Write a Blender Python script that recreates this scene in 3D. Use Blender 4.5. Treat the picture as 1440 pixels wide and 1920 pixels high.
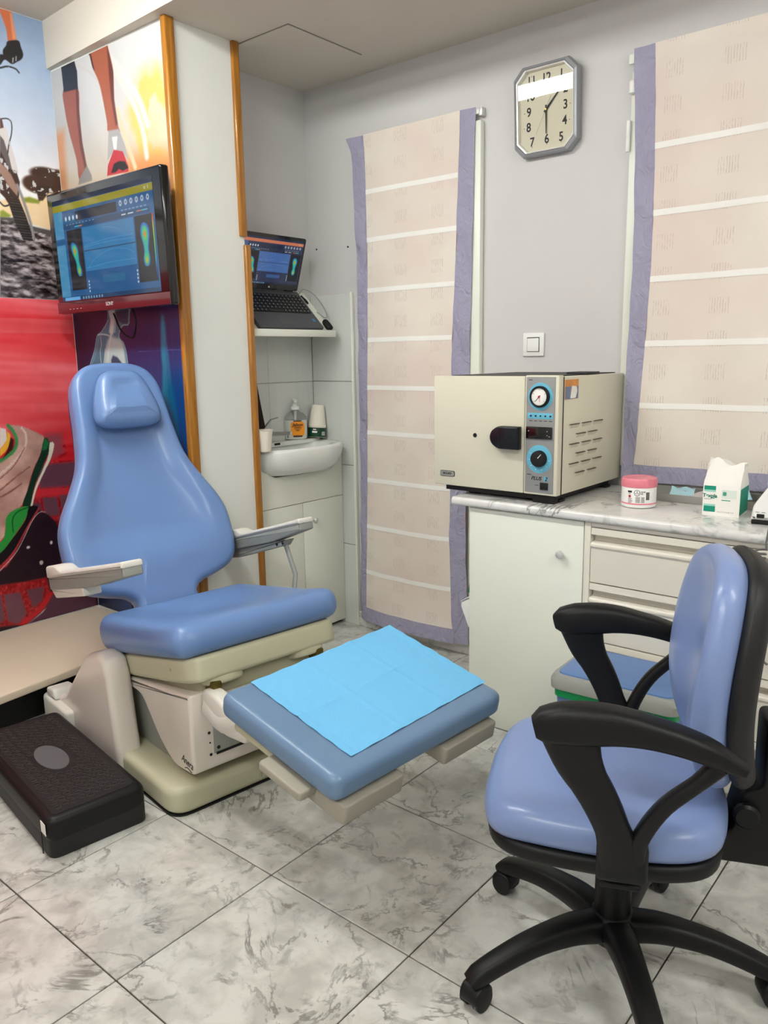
import bpy, bmesh, math, random
import numpy as np
from mathutils import Vector, Matrix

for o in list(bpy.data.objects):
    bpy.data.objects.remove(o, do_unlink=True)
scene = bpy.context.scene
COL = scene.collection
random.seed(7)
RNG = np.random.RandomState(5)
PI = math.pi

# ------------------------------------------------------------------ camera
CAM_YAW, CAM_PITCH, CAM_ROLL = math.radians(39.81928), math.radians(11.21475), math.radians(-0.91949)
CAM_H = 1.313
_cy, _sy, _cp, _sp = math.cos(CAM_YAW), math.sin(CAM_YAW), math.cos(CAM_PITCH), math.sin(CAM_PITCH)
_f = Vector((-_sy * _cp, _cy * _cp, -_sp))
_r0 = Vector((_cy, _sy, 0))
_u0 = _r0.cross(_f)
_c, _s = math.cos(CAM_ROLL), math.sin(CAM_ROLL)
_r = _c * _r0 + _s * _u0
_u = -_s * _r0 + _c * _u0
cam_data = bpy.data.cameras.new('camera')
cam = bpy.data.objects.new('camera', cam_data)
COL.objects.link(cam)
cam.matrix_world = Matrix(((_r.x, _u.x, -_f.x, 0), (_r.y, _u.y, -_f.y, 0), (_r.z, _u.z, -_f.z, CAM_H), (0, 0, 0, 1)))
cam_data.sensor_fit = 'VERTICAL'
cam_data.sensor_height = 32.0
cam_data.sensor_width = 24.0
cam_data.lens = 1480.23 / 1920 * 32.0
cam_data.clip_start = 0.02
scene.camera = cam

# ------------------------------------------------------------------ world, exposure
world = bpy.data.worlds.new('world')
scene.world = world
world.use_nodes = True
world.node_tree.nodes['Background'].inputs[0].default_value = (0.75, 0.82, 1.0, 1)
world.node_tree.nodes['Background'].inputs[1].default_value = 0.25
vs = scene.view_settings
vs.view_transform = 'Standard'
vs.look = 'None'
vs.exposure = 0.52
vs.gamma = 1.0
vs.use_curve_mapping = False
LAMP_MAIN = 36.0        # emission of the tube luminaire over the treatment chair
LAMP_SIDE = 34.0        # emission of the second luminaire and of the added one behind the camera
LAMP_COL = (0.985, 1.0, 0.962)

# ------------------------------------------------------------------ helpers
def lin(c):
    return tuple((x / 255 / 12.92) if x / 255 <= 0.04045 else ((x / 255 + 0.055) / 1.055) ** 2.4 for x in c)

MATS = {}
def mat(name, rgb, rough=0.5, metal=0.0, var=0.0, vscale=12.0, bump=0.0, bscale=200.0, coat=0.0, spec=0.5, stretch=None, trans=0.0, ior=1.45, emit=0.0):
    """principled material with a procedural colour variation and fine relief"""
    if name in MATS:
        return MATS[name]
    m = bpy.data.materials.new(name); m.use_nodes = True
    nt = m.node_tree; b = nt.nodes['Principled BSDF']
    c = lin(rgb)
    b.inputs['Base Color'].default_value = (*c, 1)
    b.inputs['Roughness'].default_value = rough
    b.inputs['Metallic'].default_value = metal
    b.inputs['Specular IOR Level'].default_value = spec
    b.inputs['Coat Weight'].default_value = coat
    b.inputs['Coat Roughness'].default_value = 0.12
    b.inputs['Transmission Weight'].default_value = trans
    b.inputs['IOR'].default_value = ior
    if emit:
        b.inputs['Emission Color'].default_value = (*c, 1)
        b.inputs['Emission Strength'].default_value = emit
    tc = nt.nodes.new('ShaderNodeTexCoord')
    src = tc.outputs['Object']
    if stretch:
        mp = nt.nodes.new('ShaderNodeMapping'); mp.inputs['Scale'].default_value = stretch
        nt.links.new(src, mp.inputs['Vector']); src = mp.outputs['Vector']
    v = var if var else 0.02
    n = nt.nodes.new('ShaderNodeTexNoise'); n.inputs['Scale'].default_value = vscale; n.inputs['Detail'].default_value = 5
    nt.links.new(src, n.inputs['Vector'])
    rp = nt.nodes.new('ShaderNodeMix'); rp.data_type = 'RGBA'
    rp.inputs[6].default_value = (*[max(0, x * (1 - v)) for x in c], 1)
    rp.inputs[7].default_value = (*[min(1, x * (1 + v)) for x in c], 1)
    nt.links.new(n.outputs['Fac'], rp.inputs[0]); nt.links.new(rp.outputs[2], b.inputs['Base Color'])
    if bump:
        n2 = nt.nodes.new('ShaderNodeTexNoise'); n2.inputs['Scale'].default_value = bscale; n2.inputs['Detail'].default_value = 3
        nt.links.new(src, n2.inputs['Vector'])
        bp = nt.nodes.new('ShaderNodeBump'); bp.inputs['Strength'].default_value = bump; bp.inputs['Distance'].default_value = 0.002
        nt.links.new(n2.outputs['Fac'], bp.inputs['Height']); nt.links.new(bp.outputs['Normal'], b.inputs['Normal'])
    MATS[name] = m
    return m

def mkobj(name, bm, m, parent=None, smooth=False, loc=None, rot=None, angle=40):
    bmesh.ops.recalc_face_normals(bm, faces=bm.faces[:])
    me = bpy.data.meshes.new(name); bm.to_mesh(me); bm.free()
    if m: me.materials.append(m)
    if smooth:
        me.polygons.foreach_set('use_smooth', [True] * len(me.polygons))
        me.set_sharp_from_angle(angle=math.radians(angle))
    o = bpy.data.objects.new(name, me); COL.objects.link(o)
    if parent: o.parent = parent
    if loc: o.location = loc
    if rot: o.rotation_euler = rot
    return o

def tag(o, label, cat, group=None):
    o['label'] = label; o['category'] = cat
    if group: o['group'] = group
    return o

def struct(o, label=None):
    o['kind'] = 'structure'
    if label: o['label'] = label
    return o

def thing(name, label, cat, loc=(0, 0, 0), rotz=0.0, group=None):
    o = bpy.data.objects.new(name, None); COL.objects.link(o)
    o.empty_display_size = 0.05
    o.location = loc; o.rotation_euler = (0, 0, rotz)
    return tag(o, label, cat, group)

def dup(root, parent=None):
    c = root.copy(); COL.objects.link(c)
    if parent: c.parent = parent
    for ch in list(root.children):
        dup(ch, c)
    return c

def add_box(bm, x0, x1, y0, y1, z0, z1, bev=0.0, seg=2):
    vs_ = [bm.verts.new(p) for p in ((x0, y0, z0), (x1, y0, z0), (x1, y1, z0), (x0, y1, z0), (x0, y0, z1), (x1, y0, z1), (x1, y1, z1), (x0, y1, z1))]
    fs = [bm.faces.new([vs_[i] for i in q]) for q in ((3, 2, 1, 0), (4, 5, 6, 7), (0, 1, 5, 4), (1, 2, 6, 5), (2, 3, 7, 6), (3, 0, 4, 7))]
    if bev:
        es = list({e for f in fs for e in f.edges})
        bmesh.ops.bevel(bm, geom=es, offset=bev, segments=seg, profile=0.5, affect='EDGES', clamp_overlap=True)

def box(name, x0, x1, y0, y1, z0, z1, m, parent=None, bev=0.0, seg=2, loc=None, rot=None):
    bm = bmesh.new(); add_box(bm, x0, x1, y0, y1, z0, z1, bev, seg)
    return mkobj(name, bm, m, parent, smooth=bev > 0, loc=loc, rot=rot)

def smooth_closed(pts, n=96):
    """closed Catmull-Rom through pts, resampled evenly"""
    P = np.array(pts, float); k = len(P); out = []
    for i in range(k):
        p0, p1, p2, p3 = P[(i - 1) % k], P[i], P[(i + 1) % k], P[(i + 2) % k]
        for t in np.linspace(0, 1, 12, endpoint=False):
            out.append(0.5 * (2 * p1 + (p2 - p0) * t + (2 * p0 - 5 * p1 + 4 * p2 - p3) * t * t + (3 * p1 - p0 - 3 * p2 + p3) * t ** 3))
    out = np.array(out); d = np.linalg.norm(np.roll(out, -1, 0) - out, axis=1); s = np.concatenate([[0], np.cumsum(d)])
    q = np.linspace(0, s[-1], n, endpoint=False); cl = np.vstack([out, out[:1]])
    return np.stack([np.interp(q, s, cl[:, j]) for j in range(P.shape[1])], 1)

def smooth_open(pts, n=24):
    P = np.array(pts, float); P = np.vstack([2 * P[0] - P[1], P, 2 * P[-1] - P[-2]]); out = []
    for i in range(1, len(P) - 2):
        p0, p1, p2, p3 = P[i - 1], P[i], P[i + 1], P[i + 2]
        for t in np.linspace(0, 1, 12, endpoint=False):
            out.append(0.5 * (2 * p1 + (p2 - p0) * t + (2 * p0 - 5 * p1 + 4 * p2 - p3) * t * t + (3 * p1 - p0 - 3 * p2 + p3) * t ** 3))
    out.append(P[-2]); out = np.array(out)
    d = np.linalg.norm(np.diff(out, axis=0), axis=1); s = np.concatenate([[0], np.cumsum(d)])
    q = np.linspace(0, s[-1], n)
    return np.stack([np.interp(q, s, out[:, j]) for j in range(P.shape[1])], 1)

def rounded_poly(pts, r, seg=5):
    """round the corners of a polygon; r scalar or per-corner"""
    P = [np.array(p, float) for p in pts]; n = len(P); out = []
    for i in range(n):
        a, b, c = P[i - 1], P[i], P[(i + 1) % n]; ri = r[i] if hasattr(r, '__len__') else r
        u, v = a - b, c - b; lu, lv = np.linalg.norm(u), np.linalg.norm(v)
        if ri <= 0: out.append(b); continue
        u /= lu; v /= lv; t = min(ri, lu * 0.48, lv * 0.48)
        p, q = b + u * t, b + v * t
        for k in range(seg + 1):
            w = k / seg; out.append((1 - w) ** 2 * p + 2 * w * (1 - w) * b + w * w * q)
    return np.array(out)

def skin(bm, rings, closed=True, cap0=True, cap1=True):
    R_ = [[bm.verts.new(tuple(p)) for p in ring] for ring in rings]
    n = len(R_[0])
    for a, b in zip(R_[:-1], R_[1:]):
        for i in range(n if closed else n - 1):
            bm.faces.new((a[i], a[(i + 1) % n], b[(i + 1) % n], b[i]))
    if cap0: bm.faces.new(R_[0][::-1])
    if cap1: bm.faces.new(R_[-1])
    return R_

def prism(name, poly, axis, lo, hi, m, parent=None, bev=0.0, seg=3, smooth=True, loc=None, rot=None, fmap=None):
    """extrude a 2D polygon along an axis with rounded rims: axis 'x' -> poly is (y,z), 'y' -> (x,z), 'z' -> (x,y)"""
    P = np.array(poly, float)
    area = 0.5 * np.sum(P[:, 0] * np.roll(P[:, 1], -1) - np.roll(P[:, 0], -1) * P[:, 1])
    if area < 0: P = P[::-1]
    d1 = P - np.roll(P, 1, 0); d2 = np.roll(P, -1, 0) - P
    nrm = lambda d: np.stack([d[:, 1], -d[:, 0]], 1) / np.maximum(np.linalg.norm(d, axis=1, keepdims=True), 1e-9)
    N = nrm(d1) + nrm(d2); N /= np.maximum((N * N).sum(1, keepdims=True) / 2, 0.35)
    levels = []
    if bev:
        for k in range(seg + 1):
            a = k / seg * PI / 2; levels.append((bev * (1 - math.sin(a)), lo + bev * (1 - math.cos(a))))
        for k in range(seg + 1):
            a = PI / 2 - k / seg * PI / 2; levels.append((bev * (1 - math.sin(a)), hi - bev * (1 - math.cos(a))))
    else: levels = [(0, lo), (0, hi)]
    rings = []
    for ins, w in levels:
        Q = P - N * ins
        if axis == 'x': ring = [(w, q[0], q[1]) for q in Q]
        elif axis == 'y': ring = [(q[0], w, q[1]) for q in Q]
        else: ring = [(q[0], q[1], w) for q in Q]
        if fmap: ring = [fmap(*p) for p in ring]
        rings.append(ring)
    bm = bmesh.new(); skin(bm, rings)
    return mkobj(name, bm, m, parent, smooth=smooth, loc=loc, rot=rot, angle=35)

def lathe(name, prof, m, parent=None, n=28, loc=None, rot=None, cap=True, smooth=True, angle=40):
    bm = bmesh.new()
    rings = [[(max(r_, 1e-4) * math.cos(2 * PI * i / n), max(r_, 1e-4) * math.sin(2 * PI * i / n), z) for i in range(n)] for r_, z in prof]
    skin(bm, rings, True, cap, cap)
    return mkobj(name, bm, m, parent, smooth=smooth, loc=loc, rot=rot, angle=angle)

def tube_into(bm, pts, rad, n=10, side=None):
    P = [Vector(p) for p in pts]; k = len(P)
    rr = rad if hasattr(rad, '__len__') else [rad] * k
    ref = None; rings = []
    for i in range(k):
        t = (P[min(i + 1, k - 1)] - P[max(i - 1, 0)]).normalized()
        if side is not None: s_ = Vector(side)
        else:
            if ref is None:
                ref = Vector((0, 0, 1)) if abs(t.z) < 0.9 else Vector((1, 0, 0))
            s_ = (ref - t * ref.dot(t)).normalized(); ref = s_
        s_ = (s_ - t * s_.dot(t)).normalized(); u_ = t.cross(s_)
        a, b = rr[i] if hasattr(rr[i], '__len__') else (rr[i], rr[i])
        ring = []
        for j in range(n):
            th = 2 * PI * j / n; c_, s2 = math.cos(th), math.sin(th)
            e = 0.62 if a != b or side is not None else 1.0
            cx = math.copysign(abs(c_) ** e, c_); sx = math.copysign(abs(s2) ** e, s2)
            ring.append(P[i] + s_ * a * cx + u_ * b * sx)
        rings.append(ring)
    skin(bm, rings)

def tube(name, pts, rad, m, parent=None, n=10, side=None, loc=None, rot=None):
    bm = bmesh.new(); tube_into(bm, pts, rad, n, side)
    return mkobj(name, bm, m, parent, smooth=True, loc=loc, rot=rot, angle=50)

def pad(name, outline, th, rad, m, parent=None, fmap=None, surf=None, inner=9, seg=5, crown=0.0, under=None):
    """upholstered cushion: outline (u,v), thickness th, edge radius rad; surf(u,v) lifts the top; fmap places it"""
    P = np.array(outline, float)
    area = 0.5 * np.sum(P[:, 0] * np.roll(P[:, 1], -1) - np.roll(P[:, 0], -1) * P[:, 1])
    if area < 0: P = P[::-1]
    T = np.roll(P, -1, 0) - np.roll(P, 1, 0); T /= np.linalg.norm(T, axis=1, keepdims=True)
    N = np.stack([T[:, 1], -T[:, 0]], 1)
    fmap = fmap or (lambda u, v, w: (u, v, w)); surf = surf or (lambda u, v: 0.0)
    rings = []; rb = min(rad, th * 0.45)
    for k in range(seg + 1):
        a = k / seg * PI / 2
        rings.append((P - N * rb * (1 - math.sin(a)), rb * (1 - math.cos(a)), 0.0))
    for k in range(seg + 1):
        a = PI / 2 - k / seg * PI / 2
        rings.append((P - N * rad * (1 - math.sin(a)), th - rad * (1 - math.cos(a)), (1 - math.sin(a)) * 0.25))
    Q = P - N * rad; c = Q.mean(0)
    for k in range(1, inner):
        f = 1 - k / inner
        rings.append((c + (Q - c) * f, th + crown * (1 - f * f), min(1.0, 0.25 + 2.4 * (1 - f))))
    bm = bmesh.new()
    R3 = [[fmap(p[0], p[1], w + s * surf(p[0], p[1])) for p in ring] for ring, w, s in rings]
    V = skin(bm, R3, True, True, False)
    cv = bm.verts.new(fmap(c[0], c[1], th + crown + surf(c[0], c[1])))
    L = V[-1]
    for i in range(len(L)): bm.faces.new((L[i], L[(i + 1) % len(L)], cv))
    return mkobj(name, bm, m, parent, smooth=True, angle=70)

def text_mesh(name, s, size, m, parent=None, loc=(0, 0, 0), rot=(0, 0, 0), shear=0.0, depth=0.0004, align='CENTER', bold=0.0, sx=1.0):
    cu = bpy.data.curves.new(name, 'FONT'); cu.body = s; cu.size = size; cu.align_x = align; cu.align_y = 'CENTER'
    cu.shear = shear; cu.extrude = depth; cu.offset = bold
    tmp = bpy.data.objects.new(name, cu); COL.objects.link(tmp)
    bpy.context.view_layer.update()
    dg = bpy.context.evaluated_depsgraph_get()
    me = bpy.data.meshes.new_from_object(tmp.evaluated_get(dg))
    bpy.data.objects.remove(tmp, do_unlink=True)
    me.materials.clear(); me.materials.append(m)
    o = bpy.data.objects.new(name, me); COL.objects.link(o)
    if parent: o.parent = parent
    o.location = loc; o.rotation_euler = rot; o.scale = (sx, 1, 1)
    return o

def link(nt, a, b): nt.links.new(a, b)

# ---- special materials
def marble(name, base, vein, blotch, scale, rough, coat=0.0, amount=1.0):
    m = bpy.data.materials.new(name); m.use_nodes = True; nt = m.node_tree; b = nt.nodes['Principled BSDF']
    b.inputs['Roughness'].default_value = rough; b.inputs['Coat Weight'].default_value = coat; b.inputs['Coat Roughness'].default_value = 0.08
    tc = nt.nodes.new('ShaderNodeTexCoord'); oi = nt.nodes.new('ShaderNodeObjectInfo')
    ml = nt.nodes.new('ShaderNodeMath'); ml.operation = 'MULTIPLY'; ml.inputs[1].default_value = 37.0
    link(nt, oi.outputs['Random'], ml.inputs[0])
    ad = nt.nodes.new('ShaderNodeVectorMath'); ad.operation = 'ADD'
    link(nt, tc.outputs['Object'], ad.inputs[0]); link(nt, ml.outputs[0], ad.inputs[1])
    def noise(sc, det, dist, rough_=0.55):
        n = nt.nodes.new('ShaderNodeTexNoise'); n.inputs['Scale'].default_value = sc; n.inputs['Detail'].default_value = det
        n.inputs['Distortion'].default_value = dist; n.inputs['Roughness'].default_value = rough_
        link(nt, ad.outputs[0], n.inputs['Vector']); return n
    def ramp(src, pts):
        rp = nt.nodes.new('ShaderNodeValToRGB'); e = rp.color_ramp.elements
        while len(e) < len(pts): e.new(0.5)
        for el, (p, v_) in zip(e, pts): el.position = p; el.color = (v_, v_, v_, 1)
        link(nt, src, rp.inputs[0]); return rp
    n1 = noise(scale * 1.5, 6, 0.4); n2 = noise(scale * 2.3, 6, 0.5, 0.62); n3 = noise(scale * 0.8, 3, 0.3); n4 = noise(scale * 0.55, 7, 0.9, 0.60)
    r1 = ramp(n1.outputs['Fac'], [(0.40, 0.0), (0.62, 1.0)])
    v1 = ramp(n4.outputs['Fac'], [(0.478, 0.0), (0.496, 1.0), (0.504, 1.0), (0.522, 0.0)])
    v2 = ramp(n2.outputs['Fac'], [(0.56, 0.0), (0.68, 1.0)])
    gate = ramp(n3.outputs['Fac'], [(0.44, 0.0), (0.60, 1.0)])
    gm = nt.nodes.new('ShaderNodeMath'); gm.operation = 'MULTIPLY'; link(nt, v1.outputs[0], gm.inputs[0]); link(nt, gate.outputs[0], gm.inputs[1])
    gs = nt.nodes.new('ShaderNodeMath'); gs.operation = 'MULTIPLY'; gs.inputs[1].default_value = 0.8 * amount; link(nt, gm.outputs[0], gs.inputs[0])
    g2 = nt.nodes.new('ShaderNodeMath'); g2.operation = 'MULTIPLY'; g2.inputs[1].default_value = 0.45 * amount; link(nt, v2.outputs[0], g2.inputs[0])
    mx1 = nt.nodes.new('ShaderNodeMix'); mx1.data_type = 'RGBA'; mx1.inputs[6].default_value = (*lin(base), 1); mx1.inputs[7].default_value = (*lin(blotch), 1)
    link(nt, r1.outputs[0], mx1.inputs[0])
    mx2 = nt.nodes.new('ShaderNodeMix'); mx2.data_type = 'RGBA'; mx2.inputs[7].default_value = (*lin(vein), 1)
    link(nt, gs.outputs[0], mx2.inputs[0]); link(nt, mx1.outputs[2], mx2.inputs[6])
    mx3 = nt.nodes.new('ShaderNodeMix'); mx3.data_type = 'RGBA'; mx3.inputs[7].default_value = (*lin(vein), 1)
    link(nt, g2.outputs[0], mx3.inputs[0]); link(nt, mx2.outputs[2], mx3.inputs[6])
    link(nt, mx3.outputs[2], b.inputs['Base Color'])
    return m

def wood(name, c0, c1, rough=0.3):
    m = bpy.data.materials.new(name); m.use_nodes = True; nt = m.node_tree; b = nt.nodes['Principled BSDF']
    b.inputs['Roughness'].default_value = rough; b.inputs['Coat Weight'].default_value = 0.4; b.inputs['Coat Roughness'].default_value = 0.1
    tc = nt.nodes.new('ShaderNodeTexCoord'); mp = nt.nodes.new('ShaderNodeMapping'); mp.inputs['Scale'].default_value = (60, 60, 3.5)
    n = nt.nodes.new('ShaderNodeTexNoise'); n.inputs['Scale'].default_value = 1.5; n.inputs['Detail'].default_value = 5; n.inputs['Distortion'].default_value = 0.6
    link(nt, tc.outputs['Object'], mp.inputs['Vector']); link(nt, mp.outputs['Vector'], n.inputs['Vector'])
    rp = nt.nodes.new('ShaderNodeValToRGB'); e = rp.color_ramp.elements
    e[0].position = 0.3; e[0].color = (*lin(c0), 1); e[1].position = 0.7; e[1].color = (*lin(c1), 1)
    link(nt, n.outputs['Fac'], rp.inputs[0]); link(nt, rp.outputs[0], b.inputs['Base Color'])
    return m

def attr_mat(name, rough=0.4, emit=0.0, coat=0.0):
    m = bpy.data.materials.new(name); m.use_nodes = True; nt = m.node_tree; b = nt.nodes['Principled BSDF']
    a = nt.nodes.new('ShaderNodeAttribute'); a.attribute_name = 'print'
    b.inputs['Roughness'].default_value = rough; b.inputs['Coat Weight'].default_value = coat
    if emit:
        link(nt, a.outputs['Color'], b.inputs['Emission Color']); b.inputs['Emission Strength'].default_value = emit
        b.inputs['Base Color'].default_value = (0.01, 0.01, 0.012, 1)
    else:
        link(nt, a.outputs['Color'], b.inputs['Base Color'])
    return m

def cloth(name, rgb, kind, see=0.0):
    """thin woven cloth: diffuse + translucent, optional see-through between the threads; kind 'sheer' adds drawn-thread squares"""
    m = bpy.data.materials.new(name); m.use_nodes = True; nt = m.node_tree
    for n in list(nt.nodes): nt.nodes.remove(n)
    out = nt.nodes.new('ShaderNodeOutputMaterial')
    df = nt.nodes.new('ShaderNodeBsdfDiffuse'); tl = nt.nodes.new('ShaderNodeBsdfTranslucent'); tp = nt.nodes.new('ShaderNodeBsdfTransparent')
    tc = nt.nodes.new('ShaderNodeTexCoord')
    n = nt.nodes.new('ShaderNodeTexNoise'); n.inputs['Scale'].default_value = 5; n.inputs['Detail'].default_value = 4
    link(nt, tc.outputs['Object'], n.inputs['Vector'])
    mx = nt.nodes.new('ShaderNodeMix'); mx.data_type = 'RGBA'; c = lin(rgb)
    mx.inputs[6].default_value = (*[x * 0.9 for x in c], 1); mx.inputs[7].default_value = (*[min(1, x * 1.1) for x in c], 1)
    link(nt, n.outputs['Fac'], mx.inputs[0]); colour = mx.outputs[2]
    mp = nt.nodes.new('ShaderNodeMapping'); mp.inputs['Scale'].default_value = (420, 420, 60)
    n2 = nt.nodes.new('ShaderNodeTexNoise'); n2.inputs['Scale'].default_value = 1.0; n2.inputs['Detail'].default_value = 2
    link(nt, tc.outputs['Object'], mp.inputs['Vector']); link(nt, mp.outputs['Vector'], n2.inputs['Vector'])
    bp = nt.nodes.new('ShaderNodeBump'); bp.inputs['Strength'].default_value = 0.25; bp.inputs['Distance'].default_value = 0.001
    link(nt, n2.outputs['Fac'], bp.inputs['Height'])
    if kind == 'wrinkled':
        mpw = nt.nodes.new('ShaderNodeMapping'); mpw.inputs['Scale'].default_value = (10, 10, 7); mpw.inputs['Rotation'].default_value = (0, 0.5, 0)
        nw = nt.nodes.new('ShaderNodeTexNoise'); nw.inputs['Scale'].default_value = 2.2; nw.inputs['Detail'].default_value = 3; nw.inputs['Distortion'].default_value = 1.5
        link(nt, tc.outputs['Object'], mpw.inputs['Vector']); link(nt, mpw.outputs['Vector'], nw.inputs['Vector'])
        bw = nt.nodes.new('ShaderNodeBump'); bw.inputs['Strength'].default_value = 0.7; bw.inputs['Distance'].default_value = 0.02
        link(nt, nw.outputs['Fac'], bw.inputs['Height']); link(nt, bp.outputs['Normal'], bw.inputs['Normal']); bp = bw
    if kind == 'sheer':
        sx = nt.nodes.new('ShaderNodeSeparateXYZ'); link(nt, tc.outputs['Object'], sx.inputs[0])
        def mth(op, a, b=None):
            k = nt.nodes.new('ShaderNodeMath'); k.operation = op
            for i, v_ in enumerate((a, b)):
                if v_ is None: continue
                if isinstance(v_, (int, float)): k.inputs[i].default_value = v_
                else: link(nt, v_, k.inputs[i])
            return k.outputs[0]
        X, Z = sx.outputs['X'], sx.outputs['Z']
        cx = mth('LESS_THAN', mth('ABSOLUTE', mth('SUBTRACT', mth('FRACT', mth('MULTIPLY', X, 1 / 0.19)), 0.5)), 0.17)
        cz = mth('LESS_THAN', mth('ABSOLUTE', mth('SUBTRACT', mth('FRACT', mth('MULTIPLY', Z, 1 / 0.108)), 0.5)), 0.24)
        ln = mth('GREATER_THAN', mth('SINE', mth('MULTIPLY', X, 2 * PI / 0.0088)), 0.35)
        nz = mth('GREATER_THAN', n2.outputs['Fac'], 0.47)
        pat = mth('MULTIPLY', mth('MULTIPLY', cx, cz), mth('MULTIPLY', ln, nz))
        m2 = nt.nodes.new('ShaderNodeMix'); m2.data_type = 'RGBA'; m2.inputs[7].default_value = (*lin((176, 160, 152)), 1)
        link(nt, mth('MULTIPLY', pat, 0.36), m2.inputs[0]); link(nt, colour, m2.inputs[6]); colour = m2.outputs[2]
        n3 = nt.nodes.new('ShaderNodeTexNoise'); n3.inputs['Scale'].default_value = 2.2; n3.inputs['Detail'].default_value = 2; link(nt, tc.outputs['Object'], n3.inputs['Vector'])
        m3 = nt.nodes.new('ShaderNodeMix'); m3.data_type = 'RGBA'; m3.inputs[7].default_value = (*lin((236, 208, 200)), 1)
        rp3 = nt.nodes.new('ShaderNodeMapRange'); rp3.inputs[1].default_value = 0.42; rp3.inputs[2].default_value = 0.68; rp3.inputs[3].default_value = 0.0; rp3.inputs[4].default_value = 0.4
        link(nt, n3.outputs['Fac'], rp3.inputs[0]); link(nt, rp3.outputs[0], m3.inputs[0]); link(nt, colour, m3.inputs[6]); colour = m3.outputs[2]
    for s_ in (df, tl): link(nt, colour, s_.inputs['Color']); link(nt, bp.outputs['Normal'], s_.inputs['Normal'])
    a1 = nt.nodes.new('ShaderNodeMixShader'); a1.inputs[0].default_value = 0.10; link(nt, df.outputs[0], a1.inputs[1]); link(nt, tl.outputs[0], a1.inputs[2])
    a2 = nt.nodes.new('ShaderNodeMixShader'); a2.inputs[0].default_value = see; link(nt, a1.outputs[0], a2.inputs[1]); link(nt, tp.outputs[0], a2.inputs[2])
    link(nt, a2.outputs[0], out.inputs['Surface'])
    return m

m_wall = mat('wall paint lilac white', (207, 205, 204), 0.75, var=0.02, vscale=3, bump=0.12, bscale=90)
m_white_wall = mat('wall paint white', (234, 235, 229), 0.7, var=0.015, vscale=3, bump=0.1, bscale=90)
m_ceil = mat('ceiling paint', (208, 201, 189), 0.85, var=0.015, vscale=2, bump=0.08, bscale=60)
m_tile = marble('floor tile marble', (206, 205, 199), (120, 117, 111), (180, 178, 172), 8.0, 0.22, coat=0.25)
m_grout = mat('floor joint dark grey', (70, 62, 56), 0.9, var=0.1)
m_counter = marble('laminate marble', (226, 225, 222), (112, 112, 114), (214, 213, 211), 6.0, 0.18, coat=0.3)
m_wtile = mat('wall tile pale grey', (214, 217, 212), 0.18, var=0.05, vscale=3, stretch=(14, 14, 0.6), coat=0.3)
m_wgrout = mat('wall joint grey', (196, 198, 192), 0.85)
m_wood = wood('varnished oak', (142, 88, 16), (182, 122, 36))
m_cab = mat('white laminate', (232, 234, 222), 0.35, var=0.01)
m_cream = mat('cream lacquered metal', (222, 217, 204), 0.4, var=0.01)
m_blue = mat('blue upholstery vinyl', (103, 134, 184), 0.34, var=0.03, vscale=4, bump=0.06, bscale=500, coat=0.15)
m_blue2 = mat('lilac blue vinyl', (122, 142, 188), 0.33, var=0.05, vscale=5, bump=0.06, bscale=500, coat=0.15)
m_greyblue = mat('foot pad blue vinyl', (104, 132, 164), 0.36, var=0.05, vscale=5, bump=0.06, bscale=500, coat=0.12)
m_beige = mat('beige plastic', (190, 188, 160), 0.4, var=0.02)
m_offwhite = mat('off white enamel', (221, 213, 203), 0.28, var=0.02, coat=0.3)
m_lgrey = mat('light grey plastic', (214, 211, 203), 0.4)
m_grey = mat('grey plastic', (146, 148, 142), 0.45)
m_tgrey = mat('taupe grey plastic', (158, 153, 140), 0.45)
m_steel = mat('brushed steel', (214, 214, 211), 0.35, metal=0.45, stretch=(4, 200, 200), var=0.05)
m_chrome = mat('chrome', (225, 225, 228), 0.08, metal=1.0)
m_black = mat('black plastic', (13, 13, 14), 0.45, var=0.08, bump=0.15, bscale=700, spec=0.35)
m_dark = mat('dark rubber', (14, 14, 15), 0.6)
m_shell = mat('charcoal plastic shell', (24, 24, 25), 0.5, bump=0.15, bscale=700)
m_porc = mat('white porcelain', (236, 238, 234), 0.08, coat=0.5)
m_white = mat('white plastic', (236, 236, 233), 0.35)
m_paperw = mat('white paper', (238, 236, 230), 0.8)
m_screen_black = mat('black screen bezel', (8, 8, 10), 0.08)

# ================================================================== THE ROOM
XL, XR, YF, YB = -3.34, 2.00, -1.75, 2.80      # left wall, right wall, wall behind the camera, clock wall
ZLOW, ZHIGH = 2.50, 2.68
YP = 1.885                                     # partition with the posters
XC = -2.545                                    # white pillar face
XA = -2.775                                    # back of the wash alcove

# floor: joint bed and single tiles
floor = struct(box('floor', XL, XR, YF, YB, -0.08, -0.004, m_grout))
TS, GAP = 0.4495, 0.0035
full = {}
ix0 = math.floor((XL + 1.4017) / TS); ix1 = math.ceil((XR + 1.4017) / TS)
iy0 = math.floor((YF - 0.7535) / TS); iy1 = math.ceil((YB - 0.7535) / TS)
for i in range(ix0, ix1):
    for j in range(iy0, iy1):
        x0, y0 = -1.4017 + i * TS + GAP / 2, 0.7535 + j * TS + GAP / 2
        x1, y1 = x0 + TS - GAP, y0 + TS - GAP
        x0, y0, x1, y1 = max(x0, XL), max(y0, YF), min(x1, XR), min(y1, YB)
        if x1 - x0 < 0.02 or y1 - y0 < 0.02: continue
        w, h = round(x1 - x0, 4), round(y1 - y0, 4)
        if (w, h) not in full:
            bm = bmesh.new(); add_box(bm, 0, w, 0, h, -0.01, 0.0, 0.0012, 1)
            t = mkobj('tile', bm, m_tile, floor); full[(w, h)] = t.data
        else:
            t = bpy.data.objects.new('tile', full[(w, h)]); COL.objects.link(t); t.parent = floor
        t.location = (x0, y0, 0)

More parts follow.
